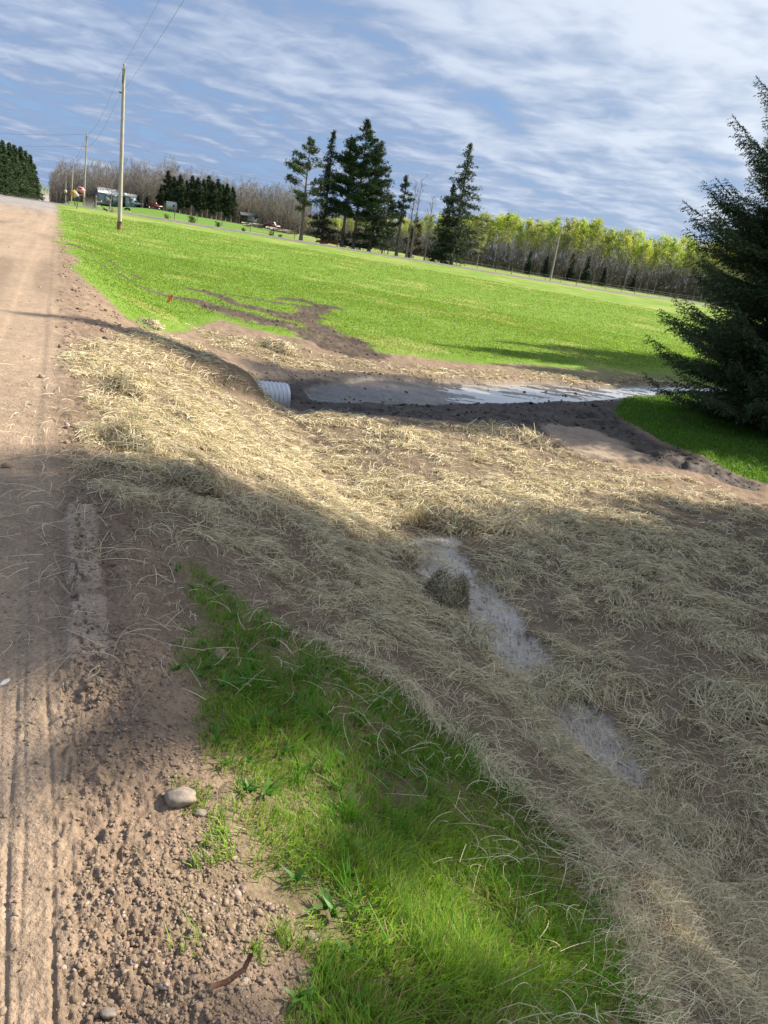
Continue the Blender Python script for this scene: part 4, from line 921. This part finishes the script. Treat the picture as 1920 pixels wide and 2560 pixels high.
# worn brown foot of the near pole
c = hit(298, 592)
mb = MB(); q = at(298, 592, d1); mb.tube([[0, 0, -.3], [0, 0, .45], [0, 0, .75]], [.19, .175, .157], 14); o = mb.ob('pole_foot_guard', simple('brown_bark', (.22, .11, .07), .9, bmp=.5), None, True)
o.parent = [x_ for x_ in bpy.data.objects if x_.name == 'utility_pole'][0]
x0, y0 = uvp(-20, 3.4); P0 = empty('utility_pole', (x0, y0, -.8), 0, label='wooden power pole behind the camera position', cat='utility pole', group='wooden utility poles')
mb = MB(); mb.tube([[0, 0, -.5], [0, 0, 11.]], [.16, .10], 12); mb.ob('post', M_pole, P0, True)
T0_, U0_ = np.array([x0, y0, 10.4]), np.array([x0, y0, 9.])
M_wire = simple('aluminium_wire', (.22, .24, .27), .6)
def wire(a_, b_, sag, label, r=.011, r2=None):
    mb = MB(); n = 28; pts = [a_+(b_-a_)*k/n-np.array([0, 0, 4*sag*(k/n)*(1-k/n)]) for k in range(n+1)]
    rs = [max(.007, np.linalg.norm(p_-[0, 0, CH])*.00013) for p_ in pts]
    mb.tube(pts, rs, 5); mb.ob('power_wire', M_wire, label=label, cat='wire', group='overhead power wires')
wire(T0_, T1, .8, 'upper wire running from the nearest pole over the viewer'); wire(U0_, U1, .8, 'lower wire running from the nearest pole over the viewer')
wire(T1, T2, 1.0, 'upper wire between the nearest and second poles'); wire(U1, U2, 1.0, 'lower wire between the nearest and second poles')
wire(T2, T3, .8, 'upper wire from the second to the third pole'); wire(U2, U3, .8, 'lower wire from the second to the third pole')
wire(T2, TR+np.array([0, 0, .0]), 2.2, 'upper wire crossing the sky behind the conifers from the second pole'); wire(U2, UR, 2.2, 'lower wire crossing the sky behind the conifers from the second pole')
LL_ = at(-420, 262, d2*1.15); wire(T2, LL_, 1.5, 'upper wire leaving the second pole to the left picture edge'); wire(U2, LL_-np.array([0, 0, 1.5]), 1.5, 'lower wire leaving the second pole to the left picture edge')
# ------------------------------------------------------------ signs
def face_cam(x_, y_): return math.atan2(-x_, y_)   # local -Y looks back at the viewer
M_smet = simple('sign_metal', (.45, .45, .46), .5, metal=.5); M_post = simple('dark_post', (.04, .045, .04), .8)
def sign_base(px, py, d): q = at(px, py, d); return q[0], q[1], float(Hb(q[0], q[1]))
def ring(n, R, off): return [(R*math.cos(off+2*math.pi*k/n), R*math.sin(off+2*math.pi*k/n)) for k in range(n)]
ds = 98
x_, y_, z_ = sign_base(190, 513, ds); c = at(201.5, 477.5, ds); rz = face_cam(x_, y_)
rs_ = empty('stop_sign', (x_, y_, z_), rz, label='red octagonal stop sign on a leaning dark post at the junction', cat='road sign')
lx = ((c-np.array([x_, y_, z_]))@np.array([math.cos(rz), math.sin(rz), 0])); lz = c[2]-z_
mb = MB(); mb.tube([[0, 0, -.3], [lx*.85, 0, lz*.85], [lx, 0, lz]], .05, 6); mb.ob('post', M_post, rs_)
tl = math.atan2(lx, lz)*.6
def rotp(P, a_): return [(p[0]*math.cos(a_)+p[1]*math.sin(a_), -p[0]*math.sin(a_)+p[1]*math.cos(a_)) for p in P]
S_ = .46
mb = MB(); mb.prism([(lx+p[0], lz+p[1]) for p in rotp(ring(8, S_*1.0, math.pi/8), tl)], -.075, -.06); mb.ob('border', simple('sign_white', (.75, .75, .75), .5, var=.05), rs_)
mb = MB(); mb.prism([(lx+p[0], lz+p[1]) for p in rotp(ring(8, S_*.92, math.pi/8), tl)], -.082, -.076); plate = mb.ob('plate', simple('sign_red', (.28, .006, .02), .45, var=.08), rs_)
def text(s, size, loc, parent, mat, roll=0., name='lettering'):
    cu = bpy.data.curves.new(name, 'FONT'); cu.body = s; cu.size = size; cu.align_x = 'CENTER'; cu.align_y = 'CENTER'; cu.extrude = .004; cu.offset = .001
    o = bpy.data.objects.new('tmp', cu); COL.objects.link(o); bpy.context.view_layer.update()
    me = bpy.data.meshes.new_from_object(o.evaluated_get(bpy.context.evaluated_depsgraph_get())); bpy.data.objects.remove(o); me.materials.clear(); me.materials.append(mat)
    t = link(name, me, parent); t.location = loc; t.rotation_euler = (math.pi/2, -roll if False else 0, 0); t.rotation_euler = Matrix.Rotation(roll, 3, 'Y').to_4x4().to_3x3().__matmul__(Matrix.Rotation(math.pi/2, 3, 'X')).to_euler(); return t
text('STOP', .37, (lx, -.090, lz), rs_, simple('letter_white', (.8, .8, .8), .5, var=.02), tl)
dy_ = 112; x_, y_, z_ = sign_base(186, 509, dy_); c = at(185.4, 485, dy_); rz = face_cam(x_, y_)
ry = empty('warning_sign', (x_, y_, z_), rz, label='yellow diamond warning sign with black lettering beside the stop sign', cat='road sign'); lz = c[2]-z_
mb = MB(); mb.tube([[0, 0, -.3], [0, 0, lz]], .05, 6); mb.ob('post', M_post, ry)
mb = MB(); mb.prism([(p[0], lz+p[1]) for p in ring(4, .54, 0)], -.075, -.06); mb.ob('plate', simple('sign_yellow', (.80, .42, .02), .5, var=.08), ry)
mb = MB(); 
for zz_, xs in ((.12, (-.2, -.09, .02, .13)), (-.09, (-.14, -.03, .08, .19))):
    for k in xs: mb.box([k, -.079, lz+zz_], [.06, .006, .11]); mb.box([k+.03, -.079, lz+zz_+.04], [.04, .006, .03])
mb.ob('lettering', simple('letter_black', (.02, .02, .02), .6), ry)
x_, y_, z_ = sign_base(192, 508, 110); c = at(193, 487, 110); rz = face_cam(x_, y_)
rw = empty('road_sign', (x_, y_, z_), rz, label='small pale rectangular sign between the stop sign and the yellow diamond', cat='road sign'); lz = c[2]-z_
mb = MB(); mb.tube([[-.1, 0, -.3], [-.1, 0, lz+.2]], .045, 6); mb.ob('post', M_post, rw)
mb = MB(); mb.box([0, -.06, lz], [.62, .02, .46]); mb.ob('plate', simple('sign_pale', (.62, .66, .70), .5, var=.05), rw)
# pale box on a leaning dark post
x_, y_, z_ = sign_base(172, 507, 125); rb = empty('mailbox', (x_, y_, z_), face_cam(x_, y_), label='pale box on a leaning dark post left of the yellow sign', cat='mailbox')
mb = MB(); mb.tube([[.1, 0, -.2], [-.45, 0, 1.5]], .06, 6); mb.ob('post', M_post, rb)
mb = MB(); mb.prism([(-.62, 1.45), (-.24, 1.45), (-.24, 1.75), (-.31, 1.84), (-.43, 1.88), (-.55, 1.84), (-.62, 1.75)], -.3, .3); mb.ob('box', simple('faded_pink', (.55, .42, .38), .6), rb)
# ------------------------------------------------------------ fence along the side road, gate
M_fp = simple('weathered_post', (.20, .18, .16), .9); M_fw = simple('fence_wire', (.25, .25, .25), .6)
def srp(t, w_): x_ = SR0[0]+SRD[0]*t+SRN[0]*w_; y_ = SR0[1]+SRD[1]*t+SRN[1]*w_; return x_, y_, float(Hb(x_, y_))
fr = empty('wire_fence', srp(14, 11), 0, label='low wire fence with many thin posts beyond the side road', cat='fence'); o3 = np.array(srp(14, 11))
fpost = []
ts = [14+3.9*k+rnd.uniform(-.5, .5) for k in range(52)]
for k, t in enumerate(ts):
    p = np.array(srp(t, 11+.3*math.sin(k)))-o3; fpost.append(p); mb = MB(); hh = 1.35+rnd.uniform(-.1, .25); mb.tube([p+[0, 0, -.2], p+[rnd.uniform(-.05, .05), 0, hh]], .045+.03*(k % 4 == 0), 5); mb.ob('post', M_fp, fr)
mb = MB()
for hz in (.35, .75, 1.15): mb.tube([p+[0, 0, hz] for p in fpost], .012, 4)
mb.ob('wires', M_fw, fr)
d = 112; g0 = at(239.5, 517, d); g1 = at(274.8, 524, d); z0, z1 = float(Hb(g0[0], g0[1])), float(Hb(g1[0], g1[1])); gr = empty('farm_gate', (g0[0], g0[1], z0), 0, label='open rail gate between two thick posts left of the nearest power pole', cat='gate')
v = np.array([g1[0]-g0[0], g1[1]-g0[1], z1-z0])
for k, (q, hh) in enumerate(((v*0, 1.55), (v, 1.35))): mb = MB(); mb.tube([q+[0, 0, -.3], q+[0, 0, hh]], .11, 8); mb.tube([q+[0, 0, hh], q+[0, 0, hh+.1]], [.125, .1], 8); mb.ob('post', simple('grey_post', (.32, .30, .29), .85), gr)
mb = MB(); mb.tube([v*.0+[0, 0, .95], v+[0, 0, .85]], .055, 6); mb.ob('rail', M_fp, gr)
mb = MB(); mb.tube([v*.03+[0, 0, .85], v*.8+[0, 0, .1]], .045, 6); mb.ob('brace', M_fp, gr)
p0 = at(211, 517, 113); p1 = at(236, 521, 112); pr = empty('picket_fence', (p0[0], p0[1], float(Hb(p0[0], p0[1]))), 0, label='grey close set picket fence between the second pole and the gate', cat='fence'); v = p1-p0; v[2] = 0
for k in range(18): mb = MB(); q = v*k/17; mb.tube([q+[0, 0, -.2], q+[0, 0, 1.25]], .03, 5); mb.ob('picket', M_fp, pr)
mb = MB(); mb.tube([[0, 0, 1.1], v+[0, 0, 1.1]], .02, 4); mb.tube([[0, 0, .4], v+[0, 0, .4]], .02, 4); mb.ob('rail', M_fp, pr)
# ------------------------------------------------------------ buildings
M_wall = simple('blue_grey_siding', (.33, .36, .40), .8, var=.08, scale=.5); M_roofw = simple('white_metal_roof', (.78, .80, .84), .35, var=.05); M_door = simple('white_door', (.62, .64, .67), .6, var=.05)
M_win = simple('dark_glass', (.02, .025, .03), .15); M_blk = simple('black_trim', (.03, .03, .035), .7)
def building(name, pxl, pxr, py, d, wall_px, roof_px, depth, label, cat, roofmat, parts, rake=0., wallmat=None):
    a_ = at(pxl, py, d); b_ = at(pxr, py+(pxr-pxl)*.15, d); cx_ = (a_+b_)/2; wd_ = math.hypot(b_[0]-a_[0], b_[1]-a_[1]); s = d/1920
    rz = math.atan2(b_[1]-a_[1], b_[0]-a_[0])+rake; z = float(Hb(cx_[0], cx_[1])); z = a_[2]*.5+b_[2]*.5
    r = empty(name, (cx_[0], cx_[1], z), rz, label=label, cat=cat); hw = wall_px*s; hr = roof_px*s
    mb = MB(); mb.box([0, depth/2, hw/2-.4], [wd_, depth, hw+.8]); 
    mb.prism([], 0, 0) if False else None
    wl = mb.ob('walls', wallmat or M_wall, r)
    mb = MB(); o_ = .35
    P_ = [(-o_, hw-.10), (depth/2, hw+hr), (depth+o_, hw-.10), (depth+o_, hw+.05), (depth/2, hw+hr+.15), (-o_, hw+.05)]
    n = 6; V = [(-wd_/2-o_, p[0], p[1]) for p in P_]+[(wd_/2+o_, p[0], p[1]) for p in P_]
    mb.add(V, [[i_, (i_+1) % n, n+(i_+1) % n, n+i_] for i_ in range(n)]+[[0, 1, 4, 5], [1, 2, 3, 4], [6, 11, 10, 7], [7, 10, 9, 8]]); mb.ob('roof', roofmat, r)
    mb = MB()
    for sx in (-wd_/2+.01, wd_/2-.01): mb.add([(sx, 0.02, hw), (sx, depth-.02, hw), (sx, depth/2, hw+hr)], [], [[0, 1, 2]])
    mb.ob('gable', wallmat or M_wall, r)
    for (nm, fx, fw, z0_, hh, mt) in parts:
        mb = MB(); mb.box([(-.5+fx)*wd_, -.05, z0_*hw+hh*hw/2], [fw*wd_, .08, hh*hw]); q = mb.ob(nm, mt, r)
        if nm == 'window':
            for sx in (-1, 1): mb = MB(); mb.box([(-.5+fx)*wd_+sx*fw*wd_*.72, -.06, z0_*hw+hh*hw/2], [fw*wd_*.28, .06, hh*hw*1.05]); mb.ob('shutter', M_blk, q)
            mb = MB(); mb.box([(-.5+fx)*wd_, -.10, z0_*hw+hh*hw/2], [.08, .03, hh*hw]); mb.box([(-.5+fx)*wd_, -.10, z0_*hw+hh*hw/2], [fw*wd_, .03, .08]); mb.ob('frame', M_door, q)
        if nm == 'garage_door':
            mb = MB(); 
            for sx in (-1, 1): mb.box([(-.5+fx)*wd_+sx*fw*wd_*.53, -.07, z0_*hw+hh*hw/2], [.18, .1, hh*hw])
            mb.box([(-.5+fx)*wd_, -.07, z0_*hw+hh*hw+.09], [fw*wd_*1.12, .1, .18]); mb.ob('frame', M_blk, q)
    return r
building('garage', 248, 311, 501, 250, 17, 10, 9, 'long grey garage with a white metal roof before the leafless wood', 'garage', M_roofw,
   [('garage_door', .33, .2, .03, .62, M_door), ('garage_door', .64, .22, .03, .66, M_door), ('door', .9, .09, .03, .68, M_door)], .12)
building('house', 315, 345, 509, 246, 16, 5, 8, 'pale blue house with a shuttered window right of the garage', 'house', simple('grey_shingle', (.42, .43, .45), .8), [('window', .4, .17, .35, .38, M_win), ('porch_step', .3, .3, -.05, .14, M_door), ('window', .85, .1, .38, .35, M_win)], .05, simple('pale_blue_siding', (.42, .50, .55), .8, var=.06))
building('shed', 604, 642, 551, 205, 12, 5, 5, 'dark shed with a blue grey side at the edge of the wood', 'shed', simple('dark_roof', (.03, .035, .04), .8), [('bay_shade_panel', .18, .32, .0, .85, M_blk), ('panel', .55, .36, .05, .75, simple('blue_panel', (.13, .19, .27), .7))], .1, simple('dark_boards', (.06, .055, .055), .9))  # black panel on the wall stands in for the shade inside the open bay
# vehicles in the farmyard: each a lofted body with wheels and glass
def vehicle(name, px, py, d, Lg, Hh, colr, label, cat, prof, rz, cabin=True):
    q = at(px, py, d); r = empty(name, (q[0], q[1], max(float(Hb(q[0], q[1])), q[2]-.1)), rz, label=label, cat=cat); W2 = .85
    mb = MB(); mb.prism([(a_*Lg, b_*Hh) for a_, b_ in prof], -W2, W2); mb.ob('body', simple('vehicle_paint', colr, .35, var=.08), r)
    mb = MB()
    if cabin:
        mb.prism([(-.12*Lg, .64*Hh), (.16*Lg, .64*Hh), (.10*Lg, .92*Hh), (-.08*Lg, .92*Hh)], -W2-.01, W2+.01)
    else: mb.box([.18*Lg, -W2-.01, .62*Hh], [.16*Lg, .03, .22*Hh])
    mb.ob('window', M_win, r)
    for wx in ((-.32, .32) if cabin else (-.08, .10)):
        for sy in (-1, 1):
            mb = MB(); rr_ = .33; mb.tube([[wx*Lg, sy*(W2-.12), rr_], [wx*Lg, sy*(W2+.05), rr_]], rr_, 14); wh = mb.ob('wheel', M_blk, r)
            mb = MB(); mb.tube([[wx*Lg, sy*(W2+.045), rr_], [wx*Lg, sy*(W2+.07), rr_]], .19, 10); mb.ob('rim', M_smet, wh)
CARP = [(-.5, .2), (.5, .2), (.5, .5), (.42, .58), (.2, .62), (.1, .98), (-.18, 1.), (-.3, .64), (-.5, .58)]
TRP = [(-.5, .18), (.4, .18), (.5, .35), (.5, .8), (.42, 1.), (-.46, 1.), (-.5, .94)]
vehicle('parked_car', 386, 521, 222, 3.9, 1.7, (.14, .018, .022), 'dark red car parked under the farmyard pines', 'car', CARP, .4)
vehicle('camper_trailer', 428, 530, 220, 2.6, 2.5, (.55, .55, .55), 'white camper trailer parked under the farmyard pines', 'trailer', TRP, .4, False)
vehicle('parked_pickup', 679, 571, 190, 3.6, 1.6, (.08, .018, .025), 'maroon vehicle parked by the stacked timber right of the shed', 'pickup', CARP, .5)
vehicle('parked_van', 340, 513, 236, 4.2, 1.3, (.55, .58, .62), 'pale low car parked in front of the pale blue house', 'car', CARP, .3)
# timber stacks
def logs(px, py, d, Lg, n, label, colr=(.30, .25, .20)):
    q = at(px, py, d); r_ = random.Random(int(px)); mb = MB()
    for k in range(n):
        y0_ = r_.uniform(-.6, .6); z0_ = r_.uniform(.1, .75); x0_ = r_.uniform(-.5, .5)*Lg; l_ = r_.uniform(1.2, 2.6); a_ = r_.uniform(-.2, .2)
        mb.tube([[x0_, y0_, z0_], [x0_+l_, y0_+a_, z0_+r_.uniform(-.1, .1)]], r_.uniform(.08, .16), 7)
    o = mb.ob('log_pile', simple('cut_timber', colr, .9, var=.3), label=label, cat='log pile', group='timber piles beyond the side road'); z = float(Hb(q[0], q[1])); o.location = (q[0], q[1], max(z, q[2]-.3)); o.rotation_euler = (0, 0, .5)
logs(645, 566, 190, 8, 60, 'long pile of weathered logs between the shed and the conifers'); logs(690, 576, 186, 6, 40, 'smaller pile of logs just right of the maroon vehicle')
logs(880, 612, sideD(880, 610, 9), 5, 45, 'dark heap of branches under the tallest pine', (.06, .05, .05)); logs(808, 603, sideD(806, 603, 8), 3, 22, 'reddish heap of bricks and timber under the spruce', (.30, .14, .10))
# meter post by the road
px, py = 970, 632; d = sideD(px, py, 5); p = base_at(px, py, d); r = empty('meter_post', tuple(p), 0, label='grey post with a pale cap standing under the roadside conifers', cat='post')
mb = MB(); mb.tube([[0, 0, -.2], [0, 0, 1.6]], .11, 8); mb.ob('post', M_fp, r); mb = MB(); mb.box([0, 0, 1.72], [.26, .26, .26]); mb.ob('cap', M_door, r)
# ------------------------------------------------------------ animals
M_cow = simple('black_hide', (.02, .018, .018), .8); M_cwh = simple('white_hide', (.7, .68, .62), .8)
def cow(px, py, d, s, rz, label, head_down=True, white=False):
    q = at(px, py, d); z = float(Hb(q[0], q[1])); hd = -.45 if head_down else .35
    J = [((0, 0, 1.0), .30), ((.45, 0, 1.02), .31), ((.8, 0, 1.05), .25), ((1.05, 0, 1.05+hd*.4), .15), ((1.25, 0, 1.05+hd), .12), ((1.42, 0, .98+hd*1.35), .07),
         ((-.42, 0, 1.04), .29), ((-.62, 0, 1.0), .20), ((-.72, 0, .75), .03), ((-.72, 0, .40), .04)]
    E_ = [(0, 1), (1, 2), (2, 3), (3, 4), (4, 5), (0, 6), (6, 7), (7, 8), (8, 9)]
    for sx, par, bk in ((.62, 2, 0), (-.48, 6, 1)):
        for sy in (-.17, .17):
            b0 = len(J); J += [((sx, sy, .78), .12), ((sx+(.06 if not bk else .05), sy, .5), .07), ((sx-(.0 if not bk else .06), sy, .30), .05), ((sx, sy, .05), .055)]; E_ += [(par, b0), (b0, b0+1), (b0+1, b0+2), (b0+2, b0+3)]
    me = bpy.data.meshes.new('cow_body'); me.from_pydata([tuple(np.array(j[0])*s) for j in J], E_, []); me.update()
    o = bpy.data.objects.new('cow', me); COL.objects.link(o); md = o.modifiers.new('skin', 'SKIN'); md.use_smooth_shade = True
    for i_, j in enumerate(J): me.skin_vertices[0].data[i_].radius = (j[1]*s, j[1]*s)
    me.skin_vertices[0].data[0].use_root = True
    md2 = o.modifiers.new('sub', 'SUBSURF'); md2.levels = 1; md2.render_levels = 1
    bpy.context.view_layer.update(); me2 = bpy.data.meshes.new_from_object(o.evaluated_get(bpy.context.evaluated_depsgraph_get())); o.modifiers.clear(); o.data = me2
    me2.materials.clear(); me2.materials.append(M_cow); me2.materials.append(M_cwh)
    for f in me2.polygons:
        c = f.center/s
        f.material_index = 1 if (c.z < .45 or (c.x > 1.2) or (-.15 < c.x < .15 and c.z < .9)) else 0
    o.location = (q[0], q[1], z); o.rotation_euler = (0, 0, rz); tag(o, label, 'cow', 'cattle in the pasture')
cow(320, 518, 150, .62, math.pi*.93, 'black calf with white legs grazing right of the nearest power pole')
cow(219, 499, 165, .85, .4, 'black calf grazing just right of the second power pole', True)
cow(243, 500, 160, .8, 1.2, 'black and white calf behind the gate post', False)
# small shrubs / weeds along the fence
def shrub(px, py, d, h, label, col=(.10, .13, .045)):
    q = at(px, py, d); z = float(Hb(q[0], q[1])); h *= .62; n = 40; C = np.c_[RG.normal(0, h*.22, n), RG.normal(0, h*.22, n), RG.uniform(.05, h, n)]
    V, F, C_ = tris(C, h*.35, 5, np.tile(cv(*col), (n, 1)), np.tile([0, 0, 1.], (n, 1)), 1., .25); o = link('roadside_shrub', mesh('roadside_shrub', V, F, M_twigc, C_), label=label, cat='shrub', group='small shrubs along the side road'); o.location = (q[0], q[1], z)
for i_, (px, py, h, lab) in enumerate(((417, 539, 1.2, 'small green shrub by the fence left of the blue shed'), (478, 549, 1.7, 'brown scrubby bush by the fence below the pine clump'), (545, 562, 1.3, 'dark small bush by the fence near the rightmost pine of the clump'), (608, 571, 1.0, 'small dark shrub by the fence in front of the shed'), (677, 585, 1.1, 'round little shrub by the fence before the log piles'), (280, 536, .9, 'tuft of dry grass on the verge right of the gate'), (700, 590, .9, 'tiny shrub by the fence left of the first pine'))):
    shrub(px, py, sideD(px, py, 7 if i_ != 5 else -4), h, lab, (.10, .12, .05) if i_ != 5 else (.33, .26, .16))
